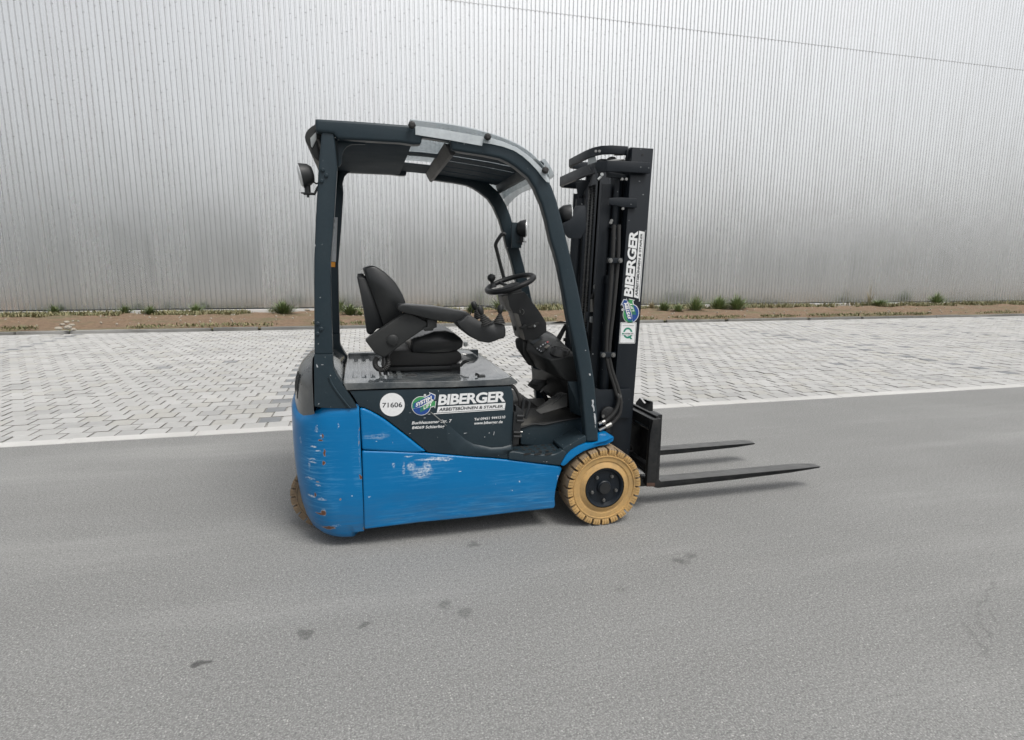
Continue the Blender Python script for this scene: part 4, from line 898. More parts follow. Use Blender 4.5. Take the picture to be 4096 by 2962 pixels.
# power plug, cables and vertical hinge block beside the door
bm = bmesh.new()
for dx in (0, 26): tube(bm, [D(K,x+dx*.5,y+dx,YN+.02) for x,y in [(40,655),(110,700),(165,800),(195,900),(210,1010)]], .0085, 8)
done('battery_cable', bm, RUB, FL)
plug = side('battery_plug', zz(K,[(140,1010),(180,1020),(235,1060),(270,1070),(268,1110),(258,1130),(262,1165),(270,1190),(250,1215),(278,1235),(275,1275),(232,1290),(215,1400),(222,1440),(205,1480),(190,1560),(185,1640),(90,1640),(90,1330),(100,1200),(105,1110),(135,1100)]), YN-.006, YN+.05, BLACK, FL, Yp=YN-.006, bevel=.005)
for y in (1165,1245,1435,1500):
    bm = bmesh.new(); tube(bm, [D(K,100 if y > 1400 else 150,y,YN-.012), D(K,(225 if y > 1400 else 270),y+4,YN-.012)], .0075, 8, False); done('plug_clip', bm, BLACK, plug)
bm = bmesh.new(); tube(bm, [D(K,x,y,YN+.0) for x,y in [(245,1060),(262,960),(275,890),(320,900),(355,940),(345,1030),(315,1130),(290,1210)]], .0085, 8); done('plug_handle', bm, BLACK, plug)
for x, y in ((228,1432),(212,1502)):
    bm = bmesh.new(); lathe(bm, [(-.006,.006),(.006,.005)], D(K,x,y,YN-.012), (1,0,0), 10); done('bolt', bm, CHROME, plug)

# --- wheels
def tyre_mesh(R0, w, nl=24, sm=None):
    prof = [(0,.118,0),(.004,.128,0),(.014,.146,0),(.013,.152,0),(.010,.154,0),(.009,.168,0),(.0085,.178,0),(.003,.180,0),(.003,.185,0),(.007,.187,0),(.005,.190,0),(.000,.207,1),(.003,.2205,2),(.012,.2250,3),(.045,.2258,3),(.075,.226,3)]
    prof = prof+[(w-a, r, 0 if g == 0 else g) for a, r, g in prof[::-1]]
    V = []; F = []; mi = []; angs = []
    for k in range(nl):
        b0 = 2*pi*k/nl; u = 2*pi/nl
        for t, g in ((0,1),(.17,1),(.21,0),(.41,0),(.42,2),(.45,2),(.46,0),(.70,0),(.71,2),(.74,2),(.75,0),(.965,0)): angs.append((b0+t*u, g))
    n = len(prof); sc = R0/.226
    for a, g in angs:
        for j, (y, r, gi) in enumerate(prof):
            rr = r*sc; yy = y
            if g == 1 and gi and (y < .07 or y > w-.07):
                rr -= {1:.012,2:.024,3:.028}[gi]; yy = y+(.014 if y < w/2 else -.014)*(gi < 3)
            if g == 2 and gi in (1,2): rr -= .004; yy = y+(.005 if y < w/2 else -.005)
            V.append((rr*cos(a+ (y-w/2)*.0), yy, rr*sin(a)))
    m = len(angs)
    for i in range(m):
        for j in range(n-1):
            F.append((i*n+j, i*n+j+1, ((i+1) % m)*n+j+1, ((i+1) % m)*n+j)); jj = j if j < n/2 else n-2-j
            mi.append(1 if jj >= 12 else 0)
    me = bpy.data.meshes.new('tyre'); me.from_pydata(V, [], F); me.materials.append(sm or TYRE); me.materials.append(TREAD); me.polygons.foreach_set('material_index', mi)
    me.polygons.foreach_set('use_smooth', [True]*len(F)); me.set_sharp_from_angle(angle=R(32)); me.update(); return me
WR = .233
def front_wheel(x, y, flip=False):
    """disc with its tyre, hub and nuts; y = outer face"""
    bm = bmesh.new(); lathe(bm, [(-.02,.119),(-.005,.1195),(0,.117),(-.003,.109),(-.012,.104),(-.022,.098),(-.030,.080),(-.032,.06),(-.03,.046),(-.024,.044),(-.006,.041),(-.002,.036)], (0,0,0), (0,-1,0), 48)
    w = done('front_wheel', bm, MAST, None, ang=35); w.parent = FL
    base = Vector((x, y, WR))-FL.location; w.location = base
    if flip: w.rotation_euler.z = pi
    t = link('tyre', tyre_mesh(WR, .19), parent=w); t.rotation_euler.y = .09
    bm = bmesh.new(); lathe(bm, [(.004,.0345),(.006,.034)], (0,0,0), (0,-1,0), 32); done('hub_cap', bm, BLACK, None).parent = w
    for k in range(5):
        a = radians_(k*72+54); c = Vector((.0785*cos(a), .028, .0785*sin(a)))
        bm = bmesh.new(); lathe(bm, [(0,.0135),(.004,.0135),(.006,.0105),(.022,.0105),(.024,.009)], c, (0,-1,0), 6, a); lathe(bm, [(.0245,.0068),(.029,.0055)], c, (0,-1,0), 8)
        done('wheel_nut', bm, CHROME, None, ang=30).parent = w
    bm = bmesh.new(); lathe(bm, [(0,.013),(.001,.013)], (.047,.0278,-.066), (0,-1,0), 16); done('disc_hole', bm, DARKIN, None).parent = w
    return w
def radians_(d): return d*pi/180
WX = D(Z6,1420,980,2.938).x
front_wheel(WX, 2.938); front_wheel(WX, mir(2.938), True)
bm = bmesh.new(); tube(bm, [(WX,3.1,WR),(WX,3.9,WR)], .07, 16, False); done('front_axle', bm, MAST, FL, ang=40)
bx('axle_housing', 1.10, 1.42, 3.19, 3.81, .13, .47, DARKIN, FL, bevel=.02)
# steered rear wheels, turned a little
def rear_wheel(x, y, a):
    bm = bmesh.new(); lathe(bm, [(-.02,.119),(0,.117),(-.02,.10),(-.03,.06),(-.028,.045),(-.01,.04)], (0,0,0), (0,-1,0), 40)
    w = done('rear_wheel', bm, MAST, FL, ang=35); w.matrix_parent_inverse = Matrix(); w.location = Vector((x, y, .2))-FL.location; w.rotation_euler.z = a
    t = link('tyre', tyre_mesh(.2, .14, 22, TREAD), parent=w); return w  # whole rear tyre in the darker tread rubber, painting in shade under the truck
bm = bmesh.new()
rear_wheel(-.252, 3.27, radians_(-12)); rear_wheel(-.20, 3.60, radians_(-12))
bm = bmesh.new(); tube(bm, [(-.22,3.42,.2),(-.22,3.42,.42)], .06, 16, False); done('steer_leg', bm, DARKIN, FL)

# --- mast
def sh(x, z): return x+.038*z
def mbox(bm, x0, x1, y0, y1, z0, z1):
    prism(bm, [Vector((sh(x0,z0),y0,z0)),Vector((sh(x1,z0),y0,z0)),Vector((sh(x1,z1),y0,z1)),Vector((sh(x0,z1),y0,z1))], [Vector((sh(x0,z0),y1,z0)),Vector((sh(x1,z0),y1,z0)),Vector((sh(x1,z1),y1,z1)),Vector((sh(x0,z1),y1,z1))])
def mb(name, args, mat, par, bevel=.003, **kw):
    bm = bmesh.new()
    for a in args: mbox(bm, *a)
    return done(name, bm, mat, par, bevel=bevel, **kw)
YM = 3.17
rails = []
for s in (0, 1):
    f = (lambda a, b: (a, b)) if s == 0 else (lambda a, b: (mir(b), mir(a)))
    rails.append(mb('outer_rail', [(1.438,1.571,*f(YM,YM+.028),.24,2.172), (1.438,1.462,*f(YM+.03,YM+.085),.24,2.168), (1.549,1.571,*f(YM+.03,YM+.085),.24,2.168)], MAST, FL))
    mb('inner_rail', [(1.455,1.475,*f(YM+.065,YM+.13),.22,2.14),(1.53,1.548,*f(YM+.065,YM+.13),.22,2.14),(1.375,1.531,*f(YM+.115,YM+.13),.22,2.12)], MAST, FL)
    mb('guard_strip', [(1.305,1.372,*f(YM+.09,YM+.10),.45,1.98)], MAST, FL)
    bm = bmesh.new(); y = f(YM+.075, YM+.075)[0]
    tube(bm, [(sh(1.395,.42),y,.42),(sh(1.395,1.42),y,1.42)], .033, 20, False); cyl = done('lift_cylinder', bm, MAST, FL, ang=40)
    bm = bmesh.new(); tube(bm, [(sh(1.395,1.42),y,1.42),(sh(1.395,2.0),y,2.0)], .021, 16, False); done('piston_rod', bm, MAST, cyl, ang=40)
    bm = bmesh.new(); tube(bm, [(sh(1.395,1.40),y,1.40),(sh(1.395,1.45),y,1.45)], .038, 20, False); tube(bm, [(sh(1.395,1.725),y,1.725),(sh(1.395,1.735),y,1.735)], .034, 16, False); done('cylinder_collar', bm, MAST if s else MAST, cyl, ang=40)
    # leaf chain
    V = []; F = []; yy = f(YM+.30, YM+.30)[0]
    bm = bmesh.new(); z = .5; k = 0
    while z < 2.0:
        o = .0 if k % 2 else .004; mbox(bm, 1.34-.006, 1.34+.006, yy-.016+o, yy+.016-o, z, z+.0135); z += .016; k += 1
    done('lift_chain', bm, IRON, FL, smooth=False)
mb('mast_crossmember', [(1.44,1.47,YM+.03,mir(YM+.03),.30,.42),(1.44,1.47,YM+.03,mir(YM+.03),.98,1.06)], MAST, FL)
bm = bmesh.new(); tube(bm, [(sh(1.42,.42),YC,.42),(sh(1.42,1.3),YC,1.3)], .042, 20, False); fc = done('free_lift_cylinder', bm, MAST, FL, ang=40)
bm = bmesh.new(); lathe(bm, [(-.014,.052),(-.01,.056),(-.006,.045),(.006,.045),(.01,.056),(.014,.052)], (sh(1.375,1.30),3.36,1.30), (0,1,0), 28); lathe(bm, [(-.02,.014),(.02,.012)], (sh(1.375,1.30),3.345,1.30), (0,1,0), 14); done('chain_pulley', bm, IRON, FL)
bm = bmesh.new(); lathe(bm, [(-.012,.017),(-.008,.016),(0,.012)], D(M2,868,1195,3.32), (0,1,0), 14); done('pulley_bolt', bm, ALU, FL)
side('chain_anchor', zz(M3,[(770,130),(850,130),(850,270),(770,240)]), 3.30, 3.31, ALU, FL, Yp=3.30)
side('anchor_block', zz(M3,[(690,50),(820,50),(740,220),(690,210)]), 3.31, 3.33, MAST, FL, Yp=3.31)
bm = bmesh.new(); tube(bm, [D(M2,805,1440,3.3), D(M3,800,40,3.3)], .008, 10, False); done('anchor_bolt', bm, CHROME, FL)
# hoses down the mast, held by two clamps
for xs_ in (((1235,0),(1210,690),(1140,1640),(1105,2010),(1085,2440)), ((1330,0),(1310,690),(1225,1640),(1175,2050),(1140,2440))):
    pts = [D(M2,x,y,3.155) for x,y in xs_]
    i = 1 if xs_[0][0] > 1300 else 0
    tail = [[(1095,950),(1150,1200),(1230,1450),(1300,1700)], [(1150,950),(1205,1200),(1290,1450),(1345,1640)]][i]
    pts += [D(M3,x,y,3.145) for x,y in tail]
    pts += [D(Q,x,y,3.12) for x,y in [[(655,120),(660,220),(620,350),(540,450),(450,530)], [(690,150),(697,260),(680,400),(620,490),(548,565)]][i]]
    bm = bmesh.new(); tube(bm, pts, .0115, 10); hose = done('hydraulic_hose', bm, RUB, FL)
    a, b = [((455,520),(360,560)), ((552,560),(365,655))][i]
    bm = bmesh.new(); tube(bm, [D(Q,*a,3.12), D(Q,(a[0]*.55+b[0]*.45),(a[1]*.55+b[1]*.45),3.12)], .0155, 12, False); tube(bm, [D(Q,(a[0]*.55+b[0]*.45),(a[1]*.55+b[1]*.45),3.12), D(Q,*b,3.12)], .011, 8, False); done('hose_fitting', bm, CHROME, hose, ang=30)
for o, x0, x1, y0, y1, ys_ in ((M2,1115,1405,640,740,690), (M3,978,1268,820,920,872)):
    cp = side('hose_clamp', zz(o,[(x0,y0),(x1,y0),(x1,y1),(x0,y1)]), 3.128, 3.142, MAST, FL, Yp=3.128, bevel=.003)
    for xx in (x0+52, x1-48):
        bm = bmesh.new(); p = D(o,xx,ys_,3.128); lathe(bm, [(0,.0135),(.003,.0135)], p, (0,-1,0), 18); lathe(bm, [(.003,.0095),(.010,.0095)], p, (0,-1,0), 6); done('clamp_bolt', bm, CHROME, cp, ang=30)
side('lower_bracket', zz(Q,[(305,5),(380,38),(845,25),(852,60),(850,470),(640,470),(560,640),(560,700),(480,850),(310,850),(300,400)]), 3.15, 3.162, MAST, FL, Yp=3.15, bevel=.003)
bm = bmesh.new(); lathe(bm, [(0,.048),(.02,.048),(.024,.04)], D(Q,490,405,3.148), (0,-1,0), 24); tp = done('tilt_pivot', bm, IRON, FL); bm = bmesh.new(); lathe(bm, [(0,.012),(.012,.010)], D(Q,420,435,3.12), (0,-1,0), 6); done('bolt', bm, CHROME, tp)
side('valve_block', zz(Q,[(470,600),(540,600),(540,690),(470,690)]), 3.12, 3.148, DARKIN, FL, Yp=3.12)
# top yokes
def yoke(zb, zt, path, th, name):
    bm = bmesh.new(); n_ = len(path); out = []
    for i in range(n_):
        a = Vector(path[max(i-1,0)]); b = Vector(path[min(i+1,n_-1)]); d = (b-a).normalized(); nn = Vector((-d.y, d.x)); out.append((Vector(path[i])+nn*th/2, Vector(path[i])-nn*th/2))
    ring = [o[0] for o in out]+[o[1] for o in out[::-1]]
    prism(bm, [Vector((p.x, p.y, zb)) for p in ring], [Vector((p.x, p.y, zt)) for p in ring])
    return done(name, bm, MAST, FL, bevel=.005)
yoke(2.028, 2.088, [(1.622,3.148),(1.44,3.142),(1.365,3.160),(1.325,3.215),(1.308,3.35),(1.306,3.77),(1.335,3.83),(1.44,3.858),(1.622,3.852)], .024, 'top_yoke')
yoke(2.14, 2.188, [(1.52,3.235),(1.42,3.235),(1.372,3.26),(1.348,3.31),(1.338,3.42),(1.338,3.69),(1.365,3.745),(1.42,3.765),(1.52,3.765)], .024, 'inner_yoke')
bx('yoke_web', 1.37, 1.50, 3.27, 3.73, 2.10, 2.12, MAST, FL)
hull('yoke_bracket', [D(M1,740,225,3.40),D(M1,835,180,3.34),D(M1,835,450,3.34),D(M1,725,500,3.40),D(M1,748,225,3.41),D(M1,843,180,3.35),D(M1,843,450,3.35),D(M1,733,500,3.41),D(M1,915,470,3.30),D(M1,915,460,3.30)], ALU, FL, bevel=.002)
for x in (885, 955):
    bm = bmesh.new(); lathe(bm, [(0,.008),(.005,.007)], D(M1,x,220,3.225), (-.3,-1,0), 12); done('yoke_bolt', bm, CHROME, FL)
side('inner_rail_head', zz(M1,[(1480,185),(1560,142),(1700,150),(1745,240),(1745,330),(1690,420),(1480,405)]), 3.215, 3.235, MAST, FL, Yp=3.215, bevel=.004)
bm = bmesh.new(); lathe(bm, [(0,.033),(.012,.033),(.013,.014)], D(M1,1655,290,3.215), (-.5,-1,0), 24); done('head_eye', bm, MAST, FL)
side('head_eye_hole', zz(M1,[(1610,240),(1650,200),(1665,260),(1645,350),(1605,340)]), 3.188, 3.2, DARKIN, FL, Yp=3.188, bevel=0)
bm = bmesh.new(); lathe(bm, [(0,.0065),(.001,.0065)], D(M1,1785,288,YM-.0005), (0,-1,0), 14); done('rail_hole', bm, DARKIN, rails[0])
hull('top_roller', [D(M1,1080,405,3.25),D(M1,1110,350,3.25),D(M1,1180,322,3.25),D(M1,1260,330,3.25),D(M1,1300,405,3.25),D(M1,1080,405,3.32),D(M1,1180,322,3.32),D(M1,1300,405,3.32)], PLAST, FL, bevel=.003)
hull('roller_guard', [D(M1,1240,285,3.24),D(M1,1400,285,3.24),D(M1,1412,306,3.24),D(M1,1235,310,3.24),D(M1,1240,285,3.27),D(M1,1400,285,3.27)], CHROME, FL, bevel=.001)
hull('roller_guard', [D(M1,1270,372,3.235),D(M1,1430,375,3.235),D(M1,1450,400,3.235),D(M1,1030,415,3.235),D(M1,1270,385,3.28)], CHROME, FL, bevel=.001)
side('cylinder_bracket', zz(M1,[(1100,610),(1250,640),(1720,700),(1720,770),(1100,720)]), 3.20, 3.215, MAST, FL, Yp=3.20, bevel=.003)
side('hose_guide', zz(M1,[(1140,1125),(1240,1115),(1400,1112),(1680,1130),(1680,1310),(1400,1300),(1240,1260),(1215,1265),(1140,1250)]), 3.150, 3.165, MAST, FL, Yp=3.15, bevel=.004)
for x, y in ((1385,762),(1465,762),(1400,1330),(1185,1560),(1170,1600)):
    bm = bmesh.new(); lathe(bm, [(0,.0095),(.008,.008)], D(M1,x,y,3.16), (0,-1,0), 8); done('mast_bolt', bm, CHROME, FL, ang=30)
hull('cable_arm', [D(M1,850,560,3.13),D(M1,885,560,3.13),D(M1,905,790,3.13),D(M1,945,780,3.13),D(M1,850,560,3.14),D(M1,905,790,3.14)], MAST, FL, bevel=0)
bm = bmesh.new(); tube(bm, [D(M1,925,770,3.13), D(M1,1000,690,3.13)], .007, 8, False); lathe(bm, [(-.004,.010),(.006,.009)], D(M1,1000,670,3.125), (0,-1,0), 10); done('cable_link', bm, ALU, FL)
bm = bmesh.new(); lathe(bm, [(0,.011),(.016,.010)], D(M1,800,555,3.20), (-.4,-1,0), 14); done('yoke_pin', bm, MAST, FL)
hull('cable_drum_arm', [D(M1,500,830,3.5),D(M1,620,800,3.5),D(M1,800,770,3.5),D(M1,640,1000,3.5),D(M1,560,1180,3.5),D(M1,520,1000,3.5),D(M1,500,830,3.56),D(M1,800,770,3.56),D(M1,560,1180,3.56)], MAST, FL, bevel=.004)
bm = bmesh.new(); lathe(bm, [(-.02,.03),(.03,.03)], D(M1,590,1240,3.5), (0,0,1), 16); done('cable_drum_end', bm, MAST, FL)

# --- carriage and forks
pl = zz(Q,[(1192,512),(1196,500),(1312,478),(1310,520),(1262,1000),(1222,1515),(1092,1518),(1105,1300),(1150,700)])
car = side('carriage_end_plate', pl, 3.055, 3.085, IRON, FL, Yp=3.055, bevel=.003)
bx('carriage_end_plate', 1.66, 1.73, mir(3.085), mir(3.055), .165, .587, IRON, FL)
bx('carriage_bar', 1.668, 1.708, 3.086, mir(3.086), .532, .590, IRON, FL)
bx('carriage_bar', 1.652, 1.695, 3.086, mir(3.086), .262, .298, IRON, FL)
bx('bar_tongue', 1.709, 1.728, 3.086, mir(3.086), .568, .604, IRON, FL)
bx('carriage_upright', 1.664, 1.75, 3.33, 3.36, .20, .531, IRON, FL); bx('carriage_upright', 1.664, 1.75, 3.64, 3.67, .20, .531, IRON, FL)
bx('carriage_web', 1.738, 1.748, 3.222, 3.329, .25, .56, DARKIN, FL); bx('carriage_web', 1.738, 1.748, 3.361, 3.50, .25, .56, IRON, FL)
side('corner_plate', zz(Q,[(1098,1462),(1222,1462),(1218,1514),(1096,1516)]), 3.052, 3.056, RUSTY, car, Yp=3.052, bevel=0)
for x, y in ((1200,680),(1222,855),(1198,1140),(1165,1038),(1200,1458),(1130,1456)):
    bm = bmesh.new(); lathe(bm, [(0,.0045),(.0008,.0045)], D(Q,x,y,3.0545), (0,-1,0), 10); done('plate_hole', bm, DARKIN, car)
for (a, b, r_) in (((1172,642),(935,540),.019), ((1080,1282),(905,1150),.019)):
    pa, pb = D(Q,*a,3.10), D(Q,*b,3.34); pb.x = pa.x-.0; pb.z = pa.z; bm = bmesh.new(); tube(bm, [pa, (pa.x, 3.34, pa.z)], r_*.8, 16, False); so_ = done('sideshift_rod', bm, ROD, FL, ang=40)
    bm = bmesh.new(); tube(bm, [(pa.x, 3.32, pa.z), (pa.x, 3.68, pa.z)], r_*1.5, 18, False); done('sideshift_cylinder', bm, IRON, so_, ang=40)
blk = hull('load_backrest_lug', [D(Q,985,160,3.5),D(Q,1190,225,3.40),D(Q,1190,400,3.40),D(Q,1040,385,3.40),D(Q,925,230,3.5),D(Q,920,320,3.5),D(Q,1060,180,3.56),D(Q,1185,215,3.5)], IRON, FL, bevel=.005)
quad('worn_lug_face', [D(Q,990,170,3.44),D(Q,1015,165,3.44),D(Q,1080,250,3.40),D(Q,1055,255,3.40)], ROD, blk, .006)
quad('worn_lug_top', [D(Q,1065,180,3.47),D(Q,1185,212,3.41),D(Q,1110,208,3.40),D(Q,1070,190,3.44)], ALU, blk, .004)
bm = bmesh.new(); tube(bm, [D(Q,830,880,3.3),D(Q,860,890,3.3),D(Q,880,930,3.3),D(Q,870,975,3.3),D(Q,830,975,3.3)], .006, 8); done('carriage_hose', bm, RUB, FL)
FORKTOP = worn('rubbed_fork_steel', (.17,.17,.165), .42, metal=.7, dirt=.5, dirtcol=(.06,.06,.06), dscale=7)
def fork(y0, y1, xt):
    bm = bmesh.new(); xh = 1.735
    pr = [(xh,.60),(xh+.036,.60),(xh+.036,.178),(xh+.05,.164),(2.45,.163),(2.85,.163),(xt-.02,.158),(xt,.152),(xt-.02,.146),(2.75,.139),(2.3,.127),(xh+.03,.121),(xh+.008,.127),(xh,.142)]
    prism(bm, [Vector((x,y0,z)) for x,z in pr], [Vector((x,y1,z)) for x,z in pr])
    for v in bm.verts:
        if v.co.x > 2.85:
            t = (v.co.x-2.85)/(xt-2.85); v.co.y += ((y0+y1)/2-v.co.y)*.45*t*t
    f_ = done('fork', bm, [IRON, FORKTOP], FL, bevel=.003)
    for p in f_.data.polygons:
        if p.normal.z > .8 and p.center.x > 1.78: p.material_index = 1
    return f_
fork(3.12, 3.22, 3.02); fork(3.70, 3.80, 2.935)
fo_ = [o for o in FL.children if o.name.startswith('fork')][0]
bm = bmesh.new(); box(bm, 1.62, 1.73, 3.10, 3.20, .145, .20); done('fork_hook', bm, IRON, fo_, bevel=.02)

# --- lettering
def flat(name, pts, Y, mat, par, Yp=None):
    bm = bmesh.new(); P = [at(x, y, Yp or Y) for x, y in pts]; vs = [bm.verts.new((p.x, Y, p.z)) for p in P]
    bm.faces.new(vs); 
    r = bmesh.ops.extrude_face_region(bm, geom=list(bm.faces))
    for v in [g for g in r['geom'] if isinstance(g, bmesh.types.BMVert)]: v.co.y += .0006
    bmesh.ops.recalc_face_normals(bm, faces=bm.faces)
    return done(name, bm, mat, par, smooth=False)
def text(name, body, tl, tr, bl, br, Y, mat, par, bold=.02, spacing=1.):
    cu = bpy.data.curves.new(name, 'FONT'); cu.body = body; cu.size = 1; cu.offset = bold; cu.space_character = spacing; cu.resolution_u = 4
    o = bpy.data.objects.new(name, cu); COL.objects.link(o); dg = bpy.context.evaluated_depsgraph_get()
    me = bpy.data.meshes.new_from_object(o.evaluated_get(dg)); bpy.data.objects.remove(o); bpy.data.curves.remove(cu)
    xs = [v.co.x for v in me.vertices]; ys = [v.co.y for v in me.vertices]; x0, x1, y0, y1 = min(xs), max(xs), min(ys), max(ys)
    for v in me.vertices:
        u = (v.co.x-x0)/(x1-x0); w = (v.co.y-y0)/(y1-y0)
        a = (bl[0]+(br[0]-bl[0])*u, bl[1]+(br[1]-bl[1])*u); b = (tl[0]+(tr[0]-tl[0])*u, tl[1]+(tr[1]-tl[1])*u)
        p = at(a[0]+(b[0]-a[0])*w, a[1]+(b[1]-a[1])*w, Y); v.co = (p.x, Y, p.z)
    me.name = name; me.materials.clear(); return link(name, me, mat, par)
def circle(cx, cy, rx, ry, n=48, a0=0, a1=2*pi): return [(cx+rx*cos(a0+(a1-a0)*k/n), cy+ry*sin(a0+(a1-a0)*k/n)) for k in range(n)]
def signwriting(f, Y, par):
    """the hirer's sign: f maps sign coordinates to measured coordinates"""
    F_ = lambda pts: [f(x, y) for x, y in pts]
    def tx(nm, b, tl, tr, bl, br, dy, m, bold=.02, sp_=1.): text(nm, b, f(*tl), f(*tr), f(*bl), f(*br), Y+dy, m, par, bold, sp_)
    tx('company_name', 'BIBERGER', (712,268),(1932,205),(686,466),(1910,398), 0, WHITE, .034, .93)
    flat('name_bar', F_([(690,490),(1917,418),(1900,525),(666,598)]), Y, WHITE, par)
    tx('company_trade', 'ARBEITSBÜHNEN & STAPLER', (724,498),(1880,444),(707,572),(1868,503), -.0012, DKPRINT, .022, 1.02)
    flat('underline', F_([(612,612),(1903,533),(1900,546),(612,626)]), Y, WHITE, par)
    flat('logo_rim', F_(circle(385,473,176,174)), Y, WHITE, par)
    flat('logo_rim', F_([(225,425),(440,318),(545,262),(524,224),(645,274),(632,395),(600,368),(658,388),(636,520),(618,490),(560,505),(420,560)]), Y-.0006, WHITE, par)
    flat('logo_green', F_([(x, y) for x, y in circle(385,473,165,163,40,pi*.88,pi*1.72)]), Y-.0012, GREENP, par)
    flat('logo_blue', F_([(x, y) for x, y in circle(385,473,165,163,44,-.15,pi*.9)]), Y-.0013, BLUEP, par)
    flat('logo_arrow', F_([(245,432),(440,332),(558,274),(542,246),(632,284),(622,376),(596,348),(400,470),(270,520),(232,500)]), Y-.0019, BLUEP, par)
    flat('logo_arrow', F_([(410,480),(596,392),(600,376),(646,398),(630,496),(614,470),(560,490),(415,565)]), Y-.0025, GREENP, par)
    for k in range(3): flat('logo_stripe', F_([(370+14*k,500-7*k),(377+14*k,496-7*k),(377+14*k,588-6*k),(370+14*k,592-6*k)]), Y-.0025, GREENP, par)
    for k in range(3): flat('logo_stripe', F_([(228+13*k,430),(234+13*k,427),(236+13*k,520),(229+13*k,516)]), Y-.0025, TEALP, par)
    tx('logo_word', 'SYSTEM', (290,424),(574,286),(284,497),(576,366), -.0031, WHITE, .05, .95)
    tx('logo_word', 'LIFT', (428,478),(580,404),(430,540),(578,468), -.0037, WHITE, .03, 1.1)
    flat('registered_mark', F_(circle(452,280,22,22,20)), Y, WHITE, par); tx('registered_letter', 'c', (445,272),(460,270),(445,291),(460,289), -.0006, DKPRINT, .04)
ident = lambda x, y: (T[0]+x/T[2], T[1]+y/T[2])
YD = YN+.0045
signwriting(ident, YD, doorN)
tt = lambda x, y: (T[0]+x/T[2], T[1]+y/T[2])
def dt(nm, b, tl, tr, bl, br, bold=.015): text(nm, b, tt(*tl), tt(*tr), tt(*bl), tt(*br), YD, WHITE, doorN, bold)
dt('address_line', 'Buchhausener Str. 7', (228,757),(941,716),(214,812),(927,772))
dt('address_line', '84069 Schierling', (226,846),(812,814),(212,912),(799,886))
dt('telephone', 'Tel 09451 9441510', (1352,695),(1914,650),(1343,742),(1904,700))
dt('web_address', 'www.biberger.de', (1352,762),(1868,734),(1334,834),(1856,802))
flat('fleet_number_disc', zz(Z5,circle(1052,280,116,109,56)), YD, WHITE, doorN)
text('fleet_number', '71606', *[zz(Z5,[p])[0] for p in ((960,263),(1144,257),(958,308),(1146,304))], YD-.0008, DKPRINT, doorN, .012)
# scratch across the door
flat('scratch', zz(T,[(545,576),(580,592),(700,692),(756,738),(770,752),(850,835),(844,837),(748,752),(735,745),(640,662),(562,598)]), YD-.0055, worn('scratched_primer', (.22,.23,.22), .6), doorN)
for pts in ([(430,690),(465,686),(462,698),(430,698)], [(1155,968),(1220,960),(1200,972),(1165,980)], [(1706,940),(1716,942),(1704,1005),(1694,1005)], [(1528,1034),(1546,1032),(1544,1044),(1530,1046)], [(170,972),(190,970),(188,980),(172,980)], [(500,620),(555,616),(545,630),(505,630)]):
    flat('chip', zz(T,pts), YN-.0005, LABELM, doorN)
# the same sign up the mast
def upmast(x, y):
    a, b = (x-686), (y-466); det = 1224*(-198)-26*(-68)
    u = (a*(-198)-b*26)/det; w = (1224*b+68*a)/det
    X = 1597+u*(1703-1597)+w*(1425-1597); Y_ = 1400+u*(122-1400)+w*(1366-1400)
    return (M2[0]+X/M2[2], M2[1]+Y_/M2[2])
signwriting(upmast, YM-.0012, rails[0])
def rrect(pts, r=.08):
    out = []; n_ = len(pts)
    for i in range(n_):
        p, a, b = Vector(pts[i]), Vector(pts[i-1]), Vector(pts[(i+1) % n_]); q0 = p+(a-p).normalized()*r; q1 = p+(b-p).normalized()*r
        for t in (0,.33,.67,1): out.append(tuple(q0*(1-t)**2+p*2*t*(1-t)+q1*t*t))
    return out
flat('quality_seal', zz(M3,rrect([(1362,241),(1672,241),(1640,653),(1332,653)], 18)), YM-.0012, WHITE, rails[0])
flat('seal_border', zz(M3,rrect([(1371,250),(1663,250),(1632,644),(1342,644)], 14)), YM-.0018, DKPRINT, rails[0])
flat('seal_field', zz(M3,rrect([(1378,257),(1656,257),(1625,637),(1350,637)], 11)), YM-.0024, WHITE, rails[0])
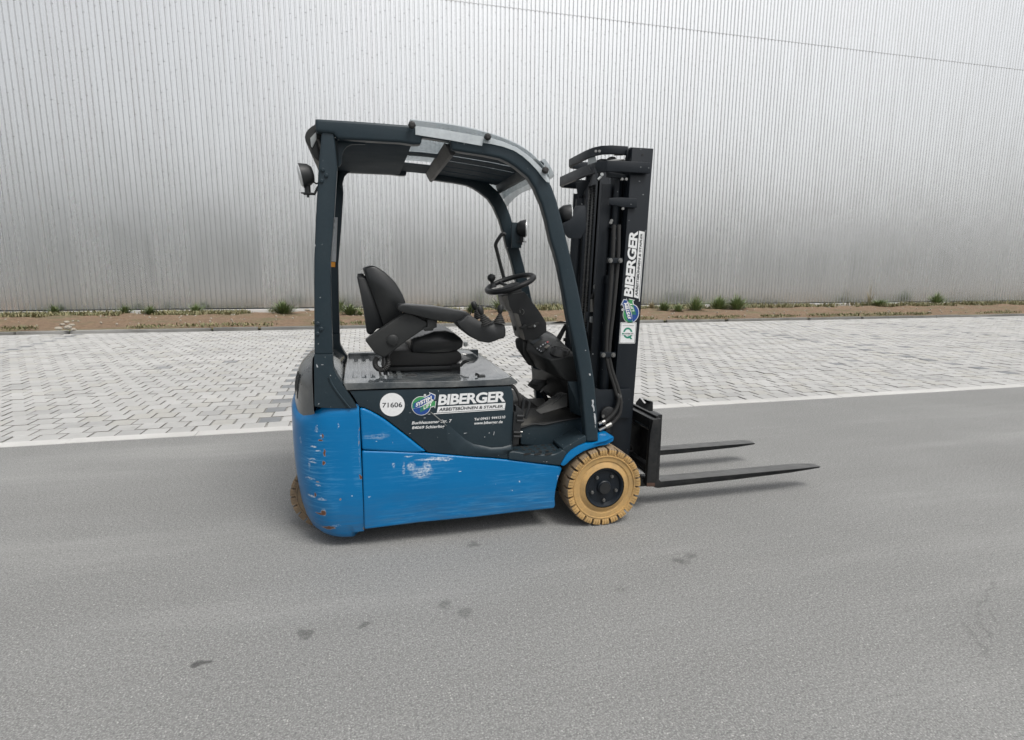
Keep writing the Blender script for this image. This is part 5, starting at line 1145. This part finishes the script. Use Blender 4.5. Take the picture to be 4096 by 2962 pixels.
def ring(name, c, ro, ri, Y, mat, par, n_=40):
    bm = bmesh.new(); a = []; b = []
    for k in range(n_):
        t = 2*pi*k/n_
        for lst, rr_ in ((a, ro), (b, ri)):
            p = at(*zz(M3,[(c[0]+rr_[0]*cos(t), c[1]+rr_[1]*sin(t))])[0], Y); lst.append(bm.verts.new((p.x, Y, p.z)))
    for k in range(n_): bm.faces.new((a[k], a[(k+1) % n_], b[(k+1) % n_], b[k]))
    return done(name, bm, mat, par, smooth=False)
ring('seal_letter', (1502,448), (90,106), (58,72), YM-.003, TEALP, rails[0])
flat('seal_letter_tail', zz(M3,[(1505,505),(1545,508),(1592,570),(1550,565)]), YM-.0036, TEALP, rails[0])
flat('seal_band', zz(M3,[(1366,430),(1641,430),(1638,488),(1362,488)]), YM-.0042, WHITE, rails[0])
text('seal_words', 'SYSTEM LIFT', *[zz(M3,[p])[0] for p in ((1437,449),(1612,449),(1434,475),(1610,475))], YM-.0048, DKPRINT, rails[0], .03)
text('seal_heading', 'QUALITÄTSSIEGEL', *[zz(M3,[p])[0] for p in ((1402,292),(1622,292),(1400,316),(1620,316))], YM-.003, DKPRINT, rails[0], .0)
flat('seal_mark', zz(M3,circle(1408,462,20,16,16)), YM-.0048, TEALP, rails[0])
# scraped paint on the front leg
for pts in ([(1335,470),(1362,475),(1368,500),(1350,510),(1338,492)], [(1380,905),(1410,900),(1418,930),(1408,980),(1425,1020),(1430,1080),(1412,1100),(1405,1040),(1380,1000),(1392,960)], [(1415,1120),(1440,1130),(1452,1210),(1450,1290),(1438,1310),(1428,1240),(1418,1180)], [(1432,1320),(1448,1330),(1440,1370)], [(1272,88),(1290,86),(1288,98),(1274,98)]):
    flat('scrape', zz(K,pts), YN-.0008, LABELM, beams[0])
for pts in ([(640,400),(660,410),(682,462),(655,466),(645,440)], [(742,405),(790,405),(788,415),(744,416)], [(1190,1150),(1210,1148),(1208,1165),(1192,1164)]): flat('chip', zz(HH,pts), YN-.003, LABELM, FL)
